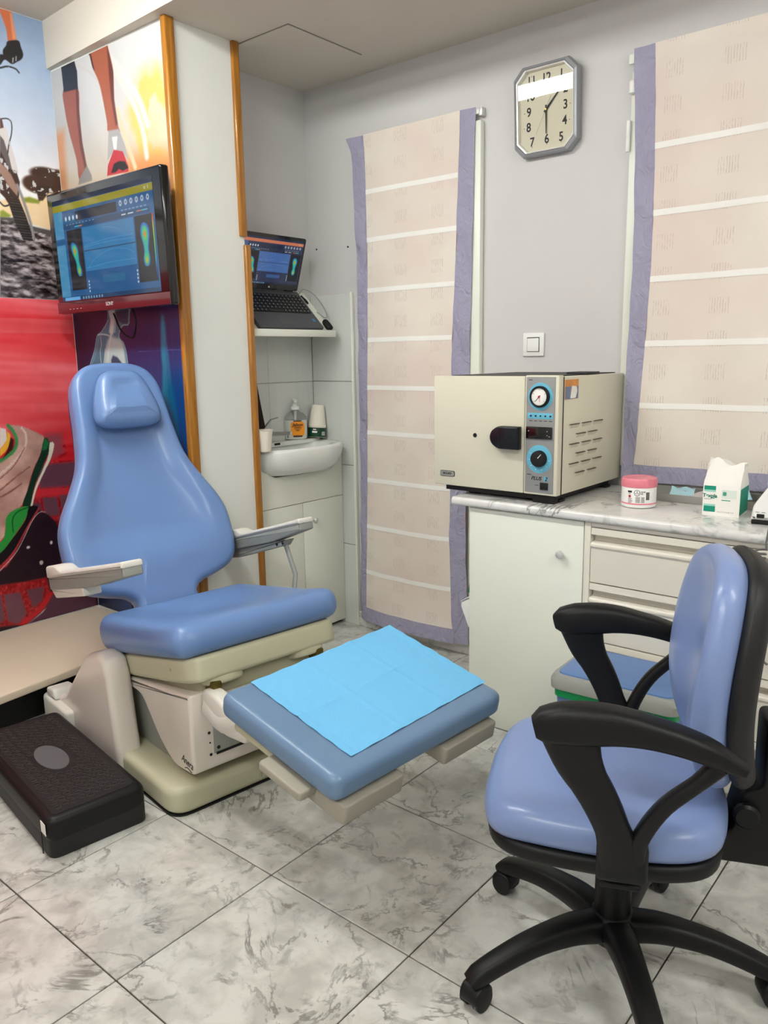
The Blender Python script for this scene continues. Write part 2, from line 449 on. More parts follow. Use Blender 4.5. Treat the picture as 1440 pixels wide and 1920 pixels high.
# clock wall with the door and window openings
DX0, DX1, DZ1 = -2.44, -1.84, 2.14
WX0, WX1, WZ0, WZ1 = -1.15, 0.10, 0.96, 2.18
bm = bmesh.new()
T = 0.16
add_box(bm, XL, DX0, YB, YB + T, 0, ZHIGH + 0.1)
add_box(bm, DX0, DX1, YB, YB + T, DZ1, ZHIGH + 0.1)
add_box(bm, DX1, WX0, YB, YB + T, 0, ZHIGH + 0.1)
add_box(bm, WX0, WX1, YB, YB + T, 0, WZ0)
add_box(bm, WX0, WX1, YB, YB + T, WZ1, ZHIGH + 0.1)
add_box(bm, WX1, XR, YB, YB + T, 0, ZHIGH + 0.1)
wall_back = struct(mkobj('wall_back', bm, m_wall))
wall_left = struct(box('wall_left', XL - 0.15, XL, YF, YP, 0, ZHIGH + 0.1, m_white_wall))
wall_right = struct(box('wall_right', XR, XR + 0.15, YF, YB, 0, ZHIGH + 0.1, m_wall))
wall_front = struct(box('wall_front', XL, XR, YF - 0.15, YF, 0, ZHIGH + 0.1, m_wall))
# partition with the pillar end, then the alcove back wall
bm = bmesh.new()
add_box(bm, XL - 0.15, XC, YP, 2.205, 0, ZLOW)
wall_partition = struct(mkobj('wall_partition', bm, m_white_wall))
wall_alcove = struct(box('wall_alcove', XA - 0.12, XA, 2.205, YB, 0, ZLOW, m_wall))
# ceilings: the main one, and the lowered one along the clock wall
struct(box('ceiling', XL - 0.15, XR, YF, YB, ZHIGH, ZHIGH + 0.12, m_ceil))
bm = bmesh.new()
ring0 = [(XL - 0.15, 1.872, ZLOW), (-2.42, 1.828, ZLOW), (XR, 1.828, ZLOW), (XR, YB, ZLOW), (XL - 0.15, YB, ZLOW)]
skin(bm, [ring0, [(x, y, ZHIGH) for x, y, z in ring0]])
struct(mkobj('ceiling_lowered', bm, m_ceil))

# access hatch in the lowered ceiling
hatch = thing('ceiling_hatch', 'square white access hatch with dark edge gaps in the ceiling over the alcove', 'hatch', (0, 0, ZLOW))
box('hatch_gap', -2.5555, -2.2655, 2.2185, 2.6245, -0.0016, -0.0001, mat('hatch gap grey', (128, 124, 116), 0.9), hatch)
box('hatch_panel', -2.552, -2.269, 2.222, 2.621, -0.0045, -0.0016, m_ceil, hatch)

# varnished wooden corner trims of the pillar
def corner_trim(name, x, y, z0, z1, w, d):
    prof = [(-w / 2, -d / 2), (w / 2, -d / 2), (w / 2, d / 2), (-w / 2, d / 2)]
    o = prism(name, rounded_poly(prof, 0.009, 4), 'z', z0, z1, m_wood, bev=0.003, seg=2, loc=(x, y, 0))
    return struct(o)
corner_trim('trim_1', XC + 0.004, YP + 0.006, 0.0, ZLOW, 0.030, 0.044)
corner_trim('trim_2', XC + 0.004, 2.196, 1.788, ZLOW, 0.022, 0.034)
corner_trim('trim_3', XC + 0.004, 2.212, 0.0, 1.757, 0.022, 0.030)

# glazed wall tiles inside the alcove
tz = [(0.0, 0.4055), (0.4085, 0.797), (0.800, 1.194), (1.197, 1.594)]
bm = bmesh.new(); add_box(bm, XA, -2.505, 2.7945, 2.7998, 0, 1.594); gb = mkobj('tile_bed', bm, m_wgrout, wall_back)
bm = bmesh.new(); add_box(bm, XA + 0.0002, XA + 0.0055, 2.2055, 2.794, 0, 1.594); ga = mkobj('tile_bed', bm, m_wgrout, wall_alcove)
for z0, z1 in tz:
    bm = bmesh.new(); add_box(bm, XA + 0.012, -2.505, 2.7885, 2.7947, z0, z1, 0.0015, 1); mkobj('tile', bm, m_wtile, wall_back)
    for y0, y1 in ((2.2065, 2.4985), (2.4990, 2.788)):
        bm = bmesh.new(); add_box(bm, XA + 0.0053, XA + 0.0115, y0, y1, z0, z1, 0.0015, 1); mkobj('tile', bm, m_wtile, wall_alcove)
struct(box('trim_4', -2.505, -2.492, 2.782, 2.7995, 0.0, 1.60, m_cab, bev=0.003))
for (hx, hz) in ((-2.722, 1.808), (-2.523, 1.801)):
    lathe('screw_hole', [(0.004, 0), (0.004, 0.002), (0.002, 0.003)], m_dark, wall_back, n=10, loc=(hx, 2.7998, hz), rot=(PI / 2, 0, 0))

# marbled baseboard below the door curtain
bm = bmesh.new(); add_box(bm, -2.492, -1.50, 2.785, 2.7995, 0, 0.075, 0.002, 1)
struct(mkobj('baseboard_back', bm, m_counter))

# balcony door behind the left curtain
m_leaf = mat('pinkish shutter lacquer', (226, 196, 182), 0.6, var=0.03)
door = struct(thing('door_1', 'white framed balcony door behind the long curtain', 'door', (0, 0, 0)))
del door['category']
bm = bmesh.new()
add_box(bm, DX0, DX0 + 0.045, YB - 0.012, YB + 0.09, 0.076, DZ1, 0.003)
add_box(bm, DX1 - 0.002, DX1 + 0.048, YB - 0.030, YB - 0.0005, 0.076, DZ1 + 0.06, 0.006)
add_box(bm, DX1 - 0.030, DX1 - 0.003, YB + 0.0, YB + 0.09, 0.076, DZ1, 0.003)
add_box(bm, DX0 + 0.046, DX1 - 0.031, YB + 0.0, YB + 0.09, DZ1 - 0.045, DZ1, 0.003)
mkobj('door_frame', bm, m_cab, door, smooth=True)
box('door_leaf', DX0 + 0.047, DX1 - 0.036, YB + 0.03, YB + 0.07, 0.08, DZ1 - 0.047, m_leaf, door, bev=0.003)
box('frame_gap', DX1 - 0.012, DX1 - 0.0025, YB - 0.004, YB - 0.0006, 0.08, DZ1, m_dark, door)

# window behind the right curtain
win = struct(thing('window_1', 'white framed window behind the short curtain', 'window', (0, 0, 0)))
del win['category']
bm = bmesh.new()
add_box(bm, WX0 - 0.045, WX0 + 0.01, YB - 0.022, YB - 0.0005, WZ0 - 0.06, WZ1 + 0.06, 0.006)
add_box(bm, WX0 + 0.0005, WX0 + 0.05, YB, YB + 0.09, WZ0, WZ1, 0.004)
add_box(bm, WX1 - 0.05, WX1 - 0.0005, YB, YB + 0.09, WZ0, WZ1, 0.004)
add_box(bm, WX0 + 0.051, WX1 - 0.051, YB, YB + 0.09, WZ0 + 0.0005, WZ0 + 0.05, 0.004)
add_box(bm, WX0 + 0.051, WX1 - 0.051, YB, YB + 0.09, WZ1 - 0.05, WZ1 - 0.0005, 0.004)
mkobj('window_frame', bm, m_cab, win, smooth=True)
box('shutter', WX0 + 0.052, WX1 - 0.052, YB + 0.06, YB + 0.075, WZ0 + 0.051, WZ1 - 0.051, m_leaf, win)
hg = lathe('hinge', [(0.006, 0), (0.0075, 0.002), (0.0075, 0.045), (0.006, 0.047), (0.0075, 0.049), (0.0075, 0.098), (0.005, 0.1)], m_white, win, n=12, loc=(WX0 - 0.046, YB - 0.030, 1.985))
lathe('hinge_cap', [(0.006, 0), (0.011, 0.004), (0.011, 0.04), (0.006, 0.045)], m_white, win, n=12, loc=(WX0 - 0.038, YB - 0.030, 2.165))

# ---------------- ceiling luminaires (surface battens on the main ceiling, above the frame)
def lamp(x0, x1, y, strength, label):
    t = thing('ceiling_light', label, 'ceiling light', (0, 0, ZHIGH), group='batten luminaires of the room')
    box('housing', x0, x1, y - 0.06, y + 0.06, -0.022, -0.0005, m_white, t, bev=0.003)
    m = bpy.data.materials.new('lit diffuser'); m.use_nodes = True; nt = m.node_tree; b = nt.nodes['Principled BSDF']
    b.inputs['Base Color'].default_value = (0.8, 0.8, 0.8, 1)
    b.inputs['Emission Color'].default_value = (*LAMP_COL, 1); b.inputs['Emission Strength'].default_value = strength
    prof = rounded_poly([(y - 0.056, -0.022), (y - 0.05, -0.085), (y + 0.05, -0.085), (y + 0.056, -0.022)], [0, 0.02, 0.02, 0], 4)
    prism('diffuser', prof, 'x', x0 + 0.02, x1 - 0.02, m, t)
    for xa in (x0, x1 - 0.02):
        box('end_cap', xa, xa + 0.02, y - 0.058, y + 0.058, -0.088, -0.022, m_white, t, bev=0.003)
    return t
lamp(-2.95, -1.45, 0.92, LAMP_MAIN, 'long white batten ceiling light above the treatment chair')
lamp(0.25, 1.75, 0.92, LAMP_SIDE, 'long white batten ceiling light at the far right of the room')
lamp(-1.35, 0.15, -0.75, LAMP_SIDE, 'added white batten ceiling light behind the camera, brightening the fronts')  # added as frontal light on cabinets and walls; no lamp is known here

# ================================================================== TREATMENT CHAIR (local x forward, y to its left)
CH = thing('treatment_chair', 'blue upholstered podiatry treatment chair with headrest, armrests and raised foot pad on a beige base', 'treatment chair', (-1.715, 1.51, 0), math.radians(-8))
base = prism('base_plate', rounded_poly([(-0.90, -0.33), (-0.035, -0.33), (-0.035, 0.33), (-0.90, 0.33)], [0.04, 0.07, 0.07, 0.04], 6), 'z', 0.004, 0.088, m_beige, CH, bev=0.022, seg=4)
prism('base_gasket', rounded_poly([(-0.895, -0.325), (-0.04, -0.325), (-0.04, 0.325), (-0.895, 0.325)], 0.06, 5), 'z', 0.0, 0.006, m_dark, CH)
sc = lathe('levelling_plug', [(0.0145, 0), (0.0145, 0.001), (0.013, 0.002), (0.012, 0.0012)], m_beige, base, n=18, loc=(-0.0352, -0.03, 0.035), rot=(0, PI / 2, 0))
box('plug_slot', -0.0345, -0.0325, -0.0312, -0.0288, 0.026, 0.044, m_tgrey, base)
# rear hump of the base beside the lift arm
prism('rear_cover', rounded_poly([(-0.965, -0.372), (-0.72, -0.372), (-0.72, -0.05), (-0.965, -0.05)], 0.035, 5), 'z', 0.0, 0.118, m_lgrey, CH, bev=0.012)
# lift body: white lacquered cover, side profile (x,z)
prof = rounded_poly([(-0.030, 0.118), (-0.030, 0.368), (-0.44, 0.305), (-0.43, 0.275), (-0.345, 0.272), (-0.235, 0.155), (-0.15, 0.107)], [0.02, 0.008, 0.006, 0.008, 0.03, 0.05, 0.03], 5)
body = prism('lift_cover', prof, 'y', -0.262, 0.262, m_offwhite, CH, bev=0.012, seg=4)
box('inner_column', -0.56, -0.20, -0.235, 0.235, 0.088, 0.29, m_grey, CH, bev=0.01)
# recessed service panel on the front
pn = box('service_panel', -0.031, -0.0275, -0.192, 0.19, 0.168, 0.262, m_grey, body, bev=0.001)
box('panel_slot', -0.0275, -0.0262, -0.186, 0.19, 0.163, 0.171, m_dark, body)
for (py, pz, pr) in ((-0.176, 0.243, 0.0055), (-0.178, 0.184, 0.0055)):
    lathe('screw', [(pr, 0), (pr, 0.0015), (pr * 0.5, 0.002)], m_dark, pn, n=12, loc=(-0.0276, py, pz), rot=(0, PI / 2, 0))
for (py, pz, pr) in ((-0.205, 0.2375, 0.0045), (-0.204, 0.206, 0.0025), (-0.203, 0.168, 0.0045)):
    lathe('screw', [(pr, 0), (pr, 0.0015), (pr * 0.5, 0.002)], m_dark, body, n=12, loc=(-0.0302, py, pz), rot=(0, PI / 2, 0))
m_ink = mat('dark print', (24, 20, 26), 0.6)
mk = text_mesh('maker_script', 'Anera', 0.034, m_ink, body, (-0.066, -0.2625, 0.152), (PI / 2, math.radians(8), 0), shear=0.25, sx=0.8)
tube('script_underline', [(-0.082, -0.2624, 0.128), (-0.068, -0.2624, 0.134), (-0.052, -0.2624, 0.131), (-0.042, -0.2624, 0.127)], 0.0012, m_ink, body, n=6)
# arched cover of the lift arm on the near side
prof = rounded_poly([(-0.90, 0.02), (-0.90, 0.105), (-0.87, 0.13), (-0.80, 0.155), (-0.62, 0.325), (-0.565, 0.372), (-0.48, 0.398), (-0.425, 0.388), (-0.40, 0.33), (-0.365, 0.085), (-0.365, 0.02)],
                    [0, 0.02, 0.02, 0.02, 0.03, 0.03, 0.02, 0.015, 0.02, 0.0, 0], 4)
arm_cover = prism('lift_arm_cover', prof, 'y', -0.345, -0.262, m_offwhite, CH, bev=0.022, seg=5)
prism('arm_collar', rounded_poly([(-0.93, 0.119), (-0.93, 0.148), (-0.865, 0.155), (-0.845, 0.119)], 0.012, 4), 'y', -0.362, -0.28, m_lgrey, CH, bev=0.008)

m_tgrey2 = mat('olive grey plastic', (170, 166, 140), 0.45)
# seat, tilted back
ST = math.radians(13.0); cs, ss = math.cos(ST), math.sin(ST)
def seat_wedge(u, v, w): return seat_map(u, v, w * (1 + 0.30 * min(1, max(0, (-u - 0.15) / 0.4))))
def seat_map(u, v, w):      # u back from the front edge (negative), v across, w up; hinge at the front lower edge
    return (u * cs - w * ss, v, 0.487 + u * ss + w * cs)
outline = smooth_closed([(0.004, -0.12), (0.006, 0.0), (0.004, 0.12), (0.0, 0.235), (-0.014, 0.278), (-0.06, 0.294), (-0.30, 0.296), (-0.54, 0.290), (-0.592, 0.272), (-0.612, 0.225), (-0.618, 0.0), (-0.612, -0.225), (-0.592, -0.272), (-0.54, -0.290), (-0.30, -0.296), (-0.06, -0.294), (-0.014, -0.278), (0.0, -0.235)], 120)
seat_surf = lambda u, v: -0.028 * math.exp(-((v / 0.16) ** 2)) * math.exp(-(((u + 0.36) / 0.2) ** 2)) + 0.010 * math.exp(-(((u + 0.08) / 0.10) ** 2))
pad('seat', outline, 0.096, 0.042, m_blue, CH, seat_wedge, seat_surf, inner=12)
tr = smooth_closed([(0.0, -0.20), (0.0, 0.20), (-0.02, 0.255), (-0.09, 0.272), (-0.30, 0.272), (-0.52, 0.262), (-0.57, 0.235), (-0.585, 0.0), (-0.57, -0.235), (-0.52, -0.262), (-0.30, -0.272), (-0.09, -0.272), (-0.02, -0.255)], 100)
pad('seat_tray', np.array(tr) * np.array([0.97, 0.98]) + np.array([-0.008, 0]), 0.074, 0.014, m_beige, CH, lambda u, v, w: seat_map(u, v, w - 0.074))
pad('seat_tray_step', np.array(tr) * np.array([0.80, 0.84]) + np.array([-0.055, 0]), 0.058, 0.012, m_tgrey2, CH, lambda u, v, w: seat_map(u, v, w - 0.130))
lathe('tray_screw', [(0.006, 0), (0.006, 0.002), (0.004, 0.003)], m_tgrey, CH, n=12, loc=(-0.12, -0.2655, 0.425), rot=(PI / 2, 0, 0))
for yy in (-0.15, 0.15):
    pad('tray_foot', smooth_closed([(-0.02, yy - 0.05), (-0.02, yy + 0.05), (-0.10, yy + 0.05), (-0.10, yy - 0.05)], 40), 0.03, 0.01, m_beige, CH, lambda u, v, w: seat_map(u, v, w - 0.094))
box('hinge_bracket', -0.10, 0.012, -0.205, -0.175, 0.365, 0.405, mat('brass plated steel', (112, 98, 48), 0.35, metal=0.8), CH, bev=0.006)
box('hinge_bracket', -0.10, 0.012, 0.165, 0.195, 0.365, 0.405, MATS['brass plated steel'], CH, bev=0.006)

# backrest on its reclined plane
BT = math.radians(24.8); cb, sb = math.cos(BT), math.sin(BT)
def back_map(u, v, w):      # u across (y), v up the plane, w out of the front face
    return (-0.655 - v * sb + (w - 0.06) * cb, u + 0.005 + 0.026 * v, 0.46 + v * cb + (w - 0.06) * sb)
half = [(-0.030, 0.10), (0.015, 0.118), (0.040, 0.150), (0.058, 0.215), (0.088, 0.285), (0.150, 0.320), (0.28, 0.325), (0.36, 0.302), (0.44, 0.258), (0.54, 0.210), (0.66, 0.189), (0.78, 0.178), (0.85, 0.163), (0.90, 0.125), (0.923, 0.06)]
pts = [(hw, v) for v, hw in half] + [(-hw, v) for v, hw in half[::-1]]
bo = smooth_closed(pts, 150)
def back_surf(u, v):
    wide = np.interp(v, [0, 0.1, 0.25, 0.45, 0.6, 0.93], [0.16, 0.26, 0.31, 0.25, 0.20, 0.17])
    dish = max(0.0, 1 - (abs(u) / (wide * 0.86)) ** 3)
    low = math.exp(-(((v - 0.16) / 0.10) ** 2)) * 0.010
    return -0.042 * dish * min(1, max(0.06, (v - 0.15) / 0.12)) * (1.0 if v < 0.6 else max(0.35, 1 - (v - 0.6) * 3)) + low
pad('backrest', bo, 0.085, 0.028, m_blue, CH, back_map, back_surf, inner=16)
pad('back_shell', np.array(bo) * np.array([0.95, 0.97]) + np.array([0, 0.012]), 0.018, 0.006, mat('dark blue back shell', (34, 52, 96), 0.5), CH, lambda u, v, w: back_map(u, v, w - 0.0185))
box('back_bracket', -0.80, -0.745, -0.05, 0.07, 0.30, 0.58, m_shell, CH, bev=0.01)
ho = smooth_closed([(-0.10, 0.655), (0.0, 0.648), (0.10, 0.655), (0.128, 0.69), (0.115, 0.77), (0.085, 0.845), (0.05, 0.872), (0.0, 0.876), (-0.05, 0.872), (-0.085, 0.845), (-0.115, 0.77), (-0.128, 0.69)], 90)
pad('headrest', ho, 0.066, 0.044, m_blue, CH, lambda u, v, w: back_map(u, v, w + 0.076), lambda u, v: 0.012 * math.exp(-(((v - 0.71) / 0.07) ** 2)) - 0.010 * math.exp(-((u / 0.07) ** 2)) * math.exp(-(((v - 0.83) / 0.07) ** 2)), inner=22)

# armrests: cream top, grey body, bracket, strut
def armrest(y, x0, z0, x1, z1, inner):
    L = math.hypot(x1 - x0, z1 - z0); ang = math.atan2(z1 - z0, x1 - x0)
    def am(x, yy, z): return (x0 + x * math.cos(ang) - z * math.sin(ang), y + yy, z0 + x * math.sin(ang) + z * math.cos(ang))
    bodyp = rounded_poly([(0.0, -0.062), (L * 0.62, -0.060), (L, -0.040), (L, -0.014), (0.0, -0.020)], [0.01, 0.02, 0.006, 0.003, 0.003], 4)
    ar = prism('armrest', bodyp, 'y', -0.030, 0.030, m_grey, CH, bev=0.006, fmap=am)
    topp = rounded_poly([(-0.004, -0.021), (L + 0.002, -0.015), (L + 0.002, 0.004), (L * 0.80, 0.0), (0.13, -0.003), (0.085, 0.018), (0.0, 0.020)], [0.008, 0.004, 0.01, 0.02, 0.02, 0.02, 0.014], 4)
    prism('arm_pad', topp, 'y', -0.033, 0.033, m_lgrey, ar, bev=0.007, fmap=am)
    if inner > 0:
        brk = rounded_poly([(L * 0.10, -0.095), (L * 0.72, -0.082), (L * 0.78, -0.060), (0.02, -0.060), (0.0, -0.092)], 0.006, 3)
        prism('arm_bracket', brk, 'y', -0.020, 0.020, m_grey, ar, bev=0.004, fmap=am)
        for q in (0.66, 0.735):
            p = am(L * q, -0.0205, -0.071); lathe('pivot', [(0.006, 0), (0.006, 0.002), (0.003, 0.003)], m_dark, ar, n=12, loc=p, rot=(PI / 2, 0, 0))
        tube('arm_strut', [am(L * 0.71, 0, -0.075), (-0.385, y, 0.53), (-0.36, y - 0.03, 0.455)], [(0.006, 0.011)] * 3, m_grey, ar, n=10, side=(0, 1, 0))
    else:
        brk = rounded_poly([(0.03, -0.090), (L * 0.46, -0.088), (L * 0.46, -0.060), (0.0, -0.060)], 0.006, 3)
        prism('arm_bracket', brk, 'y', -0.026, 0.032, m_lgrey, ar, bev=0.004, fmap=am)
    tube('arm_pivot', [am(0.05, 0, -0.05), (x0 + 0.02, y - math.copysign(0.10, y), z0 - 0.03)], 0.014, m_grey, ar, n=12)
    return ar
armrest(-0.352, -0.735, 0.622, -0.135, 0.764, -1)
armrest(0.378, -0.82, 0.610, -0.312, 0.750, 1)

# foot section: pad tilted down towards the toes
FT = math.radians(10.5); cf, sf = math.cos(FT), math.sin(FT); FY = math.radians(4.0)
def foot_map(u, v, w):      # u forward from the rear edge, v across, w up from the underside of the pad
    x = u * cf + w * sf; z = -u * sf + w * cf
    return (0.188 + x * math.cos(FY) - v * math.sin(FY), 0.010 + x * math.sin(FY) + v * math.cos(FY), 0.412 + z)
fo = rounded_poly([(0.0, -0.318), (0.448, -0.322), (0.448, 0.312), (0.0, 0.318)], [0.035, 0.035, 0.035, 0.035], 7)
def dens(P, n):
    P = np.array(P); cl = np.vstack([P, P[:1]]); d = np.concatenate([[0], np.cumsum(np.linalg.norm(np.diff(cl, axis=0), axis=1))]); q = np.linspace(0, d[-1], n, endpoint=False)
    return np.stack([np.interp(q, d, cl[:, 0]), np.interp(q, d, cl[:, 1])], 1)
pad('foot_pad', dens(fo, 140), 0.068, 0.022, m_greyblue, CH, foot_map, None, inner=8)
ff = rounded_poly([(0.02, -0.285), (0.40, -0.285), (0.40, 0.285), (0.02, 0.285)], 0.02, 4)
prism('foot_frame', ff, 'z', -0.045, -0.0005, m_beige, CH, bev=0.006, fmap=foot_map)
# pull-out extension plates
def plate(u0, u1, v0, v1, w0, w1): 
    prism('extension_plate', rounded_poly([(u0, v0), (u1, v0), (u1, v1), (u0, v1)], 0.012, 4), 'z', w0, w1, m_tgrey, CH, bev=0.005, fmap=foot_map)
plate(0.33, 0.462, -0.300, -0.100, -0.052, -0.002)
plate(0.33, 0.462, 0.055, 0.275, -0.050, -0.002)
plate(0.21, 0.365, -0.350, -0.290, -0.026, -0.003)
# hinged arm carrying the foot section
for vy in (-0.20, 0.20):
    tube('foot_link', smooth_open([(-0.02, vy, 0.33), (0.06, vy, 0.305), (0.15, vy, 0.335), (0.25, vy + 0.01, 0.37)], 14), [(0.028, 0.032)] * 14, m_lgrey, CH, n=14, side=(0, 1, 0))
prism('link_cover', rounded_poly([(-0.03, 0.385), (0.04, 0.385), (0.20, 0.33), (0.20, 0.29), (0.08, 0.275), (-0.03, 0.32)], 0.03, 5), 'y', -0.225, -0.175, m_lgrey, CH, bev=0.012)

# blue paper towel on the foot pad
def paper_sheet():
    t = bmesh.new(); nx, ny = 84, 90
    cpts = [(-0.02, -0.195), (0.475, -0.215), (0.41, 0.315), (-0.075, 0.405)]
    grid = []
    M_ = Matrix.Translation((-1.715, 1.51, 0)) @ Matrix.Rotation(math.radians(-8), 4, 'Z')
    for i in range(nx + 1):
        row = []
        for j in range(ny + 1):
            a, b = i / nx, j / ny
            u = (1 - a) * (1 - b) * PC[0][0] + a * (1 - b) * PC[1][0] + a * b * PC[2][0] + (1 - a) * b * PC[3][0]
            v = (1 - a) * (1 - b) * PC[0][1] + a * (1 - b) * PC[1][1] + a * b * PC[2][1] + (1 - a) * b * PC[3][1]
            w = 0.0692
            w += 0.0042 * math.exp(-abs(a - 0.5 - 0.012 * math.sin(7 * b)) / 0.012) * (0.35 + 0.65 * abs(math.sin(7 * b + 0.6)))      # long fold
            w += 0.0022 * math.exp(-abs(b - 0.34) / 0.008) + 0.0022 * math.exp(-abs(b - 0.67) / 0.008)
            w += 0.0006 * (math.sin(31 * a + 3 * b) * math.sin(23 * b) + 1)
            if a < 0.04 or a > 0.96 or b < 0.04 or b > 0.96: w += 0.001 * (math.sin(40 * (a + b)) + 1)
            row.append(t.verts.new(tuple(M_ @ Vector(foot_map(u, v, w)))))
        grid.append(row)
    for i in range(nx):
        for j in range(ny):
            t.faces.new((grid[i][j], grid[i + 1][j], grid[i + 1][j + 1], grid[i][j + 1]))
    return t
PC = [(0.013, -0.229), (0.401, -0.235), (0.383, 0.308), (-0.010, 0.328)]
m_paperb = mat('light blue paper towel', (112, 186, 232), 0.85, var=0.03, vscale=30, bump=0.5, bscale=260)
tag(mkobj('paper_towel', paper_sheet(), m_paperb, smooth=True), 'light blue folded paper towel spread over the foot pad of the treatment chair', 'paper towel')

# ================================================================== WALKWAY PLATFORM AND STEP
m_plat = mat('beige linoleum', (218, 202, 180), 0.45, var=0.08, vscale=2.5, stretch=(1, 1, 1))
m_platedge = mat('beige edge strip', (190, 172, 146), 0.5)
pf = thing('walkway_platform', 'low beige walkway platform along the mural wall', 'platform', (0, 0, 0))
rp = [(XL + 0.008, -0.9), (-2.60, -0.9), (-2.665, 1.05), (-2.715, 1.50), (-2.715, 1.872), (XL + 0.008, 1.872)]
prism('deck', rounded_poly(rp, [0, 0.01, 0, 0.0, 0.01, 0], 3), 'z', 0.143, 0.175, m_plat, pf, bev=0.006)
prism('support', [(XL + 0.01, -0.88), (-2.75, -0.88), (-2.80, 1.865), (XL + 0.01, 1.865)], 'z', 0.0, 0.143, m_dark, pf, smooth=False)

stp = thing('foot_step', 'black plastic exercise step with honeycomb top and grey oval badge beside the chair base', 'step', (-1.715, 1.51, 0), math.radians(-8))
sx0, sx1, sy0, sy1 = -0.775, -0.100, -0.655, -0.378
m_stop = mat('black step rubber', (24, 20, 20), 0.6, bump=0.12, bscale=260)
prism('skirt', rounded_poly([(sx0, sy0), (sx1, sy0), (sx1, sy1), (sx0, sy1)], 0.03, 6), 'z', 0.0, 0.06, m_shell, stp, bev=0.004)
prism('lid', rounded_poly([(sx0 - 0.004, sy0 - 0.004), (sx1 + 0.004, sy0 - 0.004), (sx1 + 0.004, sy1), (sx0 - 0.004, sy1)], 0.034, 7), 'z', 0.045, 0.117, m_black, stp, bev=0.020, seg=5)
prism('tread', rounded_poly([(sx0 + 0.022, sy0 + 0.022), (sx1 - 0.022, sy0 + 0.022), (sx1 - 0.022, sy1 - 0.022), (sx0 + 0.022, sy1 - 0.022)], 0.02, 5), 'z', 0.1165, 0.1185, m_stop, stp, bev=0.001, seg=1)
# raised honeycomb ridges of the tread
bm = bmesh.new(); a_ = 0.019; k = 0
y = sy0 + 0.045
while y < sy1 - 0.04:
    x = sx0 + 0.05 + (a_ if k % 2 else 0.0)
    while x < sx1 - 0.05:
        if ((x + 0.44) / 0.105) ** 2 + ((y + 0.52) / 0.055) ** 2 > 1 and x < sx1 - 0.03:
            ro, ri = a_ * 0.60, a_ * 0.44
            o_ = [bm.verts.new((x + ro * math.sin(q * PI / 3), y + ro * math.cos(q * PI / 3), 0.1186)) for q in range(6)]
            i_ = [bm.verts.new((x + ri * math.sin(q * PI / 3), y + ri * math.cos(q * PI / 3), 0.1186)) for q in range(6)]
            t_ = [bm.verts.new((x + (ro + ri) / 2 * math.sin(q * PI / 3), y + (ro + ri) / 2 * math.cos(q * PI / 3), 0.1201)) for q in range(6)]
            for q in range(6):
                p = (q + 1) % 6
                bm.faces.new((o_[q], o_[p], t_[p], t_[q])); bm.faces.new((t_[q], t_[p], i_[p], i_[q]))
        x += 2 * a_ * 0.72
    y += a_ * 1.22; k += 1
ridge = mkobj('tread_ridges', bm, mat('black step ridges', (46, 40, 40), 0.45), stp); ridge['kind'] = 'stuff'
bm = bmesh.new(); ring = [(-0.44 + 0.092 * math.cos(2 * PI * i / 40), -0.522 + 0.042 * math.sin(2 * PI * i / 40)) for i in range(40)]
skin(bm, [[(p[0], p[1], 0.1185) for p in ring], [(p[0], p[1], 0.1208) for p in ring]]); mkobj('oval_badge', bm, mat('grey badge', (92, 92, 94), 0.5), stp)
box('white_sticker', sx1 - 0.045, sx1 - 0.012, sy0 - 0.0055, sy0 - 0.0042, 0.070, 0.103, m_paperw, stp)
box('lid_seam', sx1 - 0.054, sx1 - 0.050, sy0 - 0.0052, sy0 - 0.0032, 0.0, 0.065, m_dark, stp)

# ================================================================== WALL SCREEN
m_maroon = mat('dark red glossy bezel', (84, 26, 34), 0.15, coat=0.5)
m_bezel = mat('piano black bezel', (10, 10, 11), 0.1, coat=0.5)
TVX, TVZ, TVY = -2.849, 1.742, 1.765
tv = thing('wall_screen', 'black flat wall screen with a dark red lower strip showing foot pressure maps', 'television', (TVX, TVY, TVZ))
tv.rotation_euler = (math.radians(1.5), 0, 0)
bm = bmesh.new(); add_box(bm, -0.396, 0.396, 0.0, 0.038, -0.238, 0.238, 0.010, 3); mkobj('housing', bm, m_bezel, tv, smooth=True)
box('lower_strip', -0.394, 0.394, -0.0035, 0.0, -0.236, -0.192, m_maroon, tv, bev=0.0012)
box('back_bulge', -0.25, 0.25, 0.038, 0.065, -0.15, 0.15, m_bezel, tv, bev=0.01)
box('wall_bracket', -0.08, 0.08, 0.065, 0.115, -0.09, 0.09, m_black, tv)
text_mesh('maker_name', 'SONY', 0.020, mat('silver print', (200, 196, 194), 0.4), tv, (0.0, -0.0040, -0.214), (PI / 2, 0, 0))
for q in range(4):
    box('button_mark', -0.30 + q * 0.028, -0.292 + q * 0.028, -0.0042, -0.0034, -0.222, -0.220, MATS['silver print'], tv)
TV_SCREEN = tv
tube('screen_cable', smooth_open([(TVX + 0.03, 1.84, 1.53), (TVX + 0.05, 1.845, 1.46), (TVX - 0.0, 1.858, 1.40), (TVX - 0.08, 1.862, 1.425), (TVX - 0.14, 1.868, 1.50)], 24), 0.0035, m_dark, None, n=8)
cb_ = bpy.data.objects['screen_cable']; tag(cb_, 'thin black cable looping under the wall screen', 'cable')

# ================================================================== COUNTER
YCF = 2.256
ct = prism('countertop', rounded_poly([(2.236, 0.797), (2.236, 0.826), (2.798, 0.826), (2.798, 0.797)], [0.012, 0.014, 0.0, 0.0], 6), 'x', -1.556, 0.20, m_counter)
tag(ct, 'grey veined white marble-look countertop along the clock wall', 'countertop')
ec = box('end_strip', -1.5585, -1.5562, 2.245, 2.797, 0.799, 0.824, m_cab, ct)
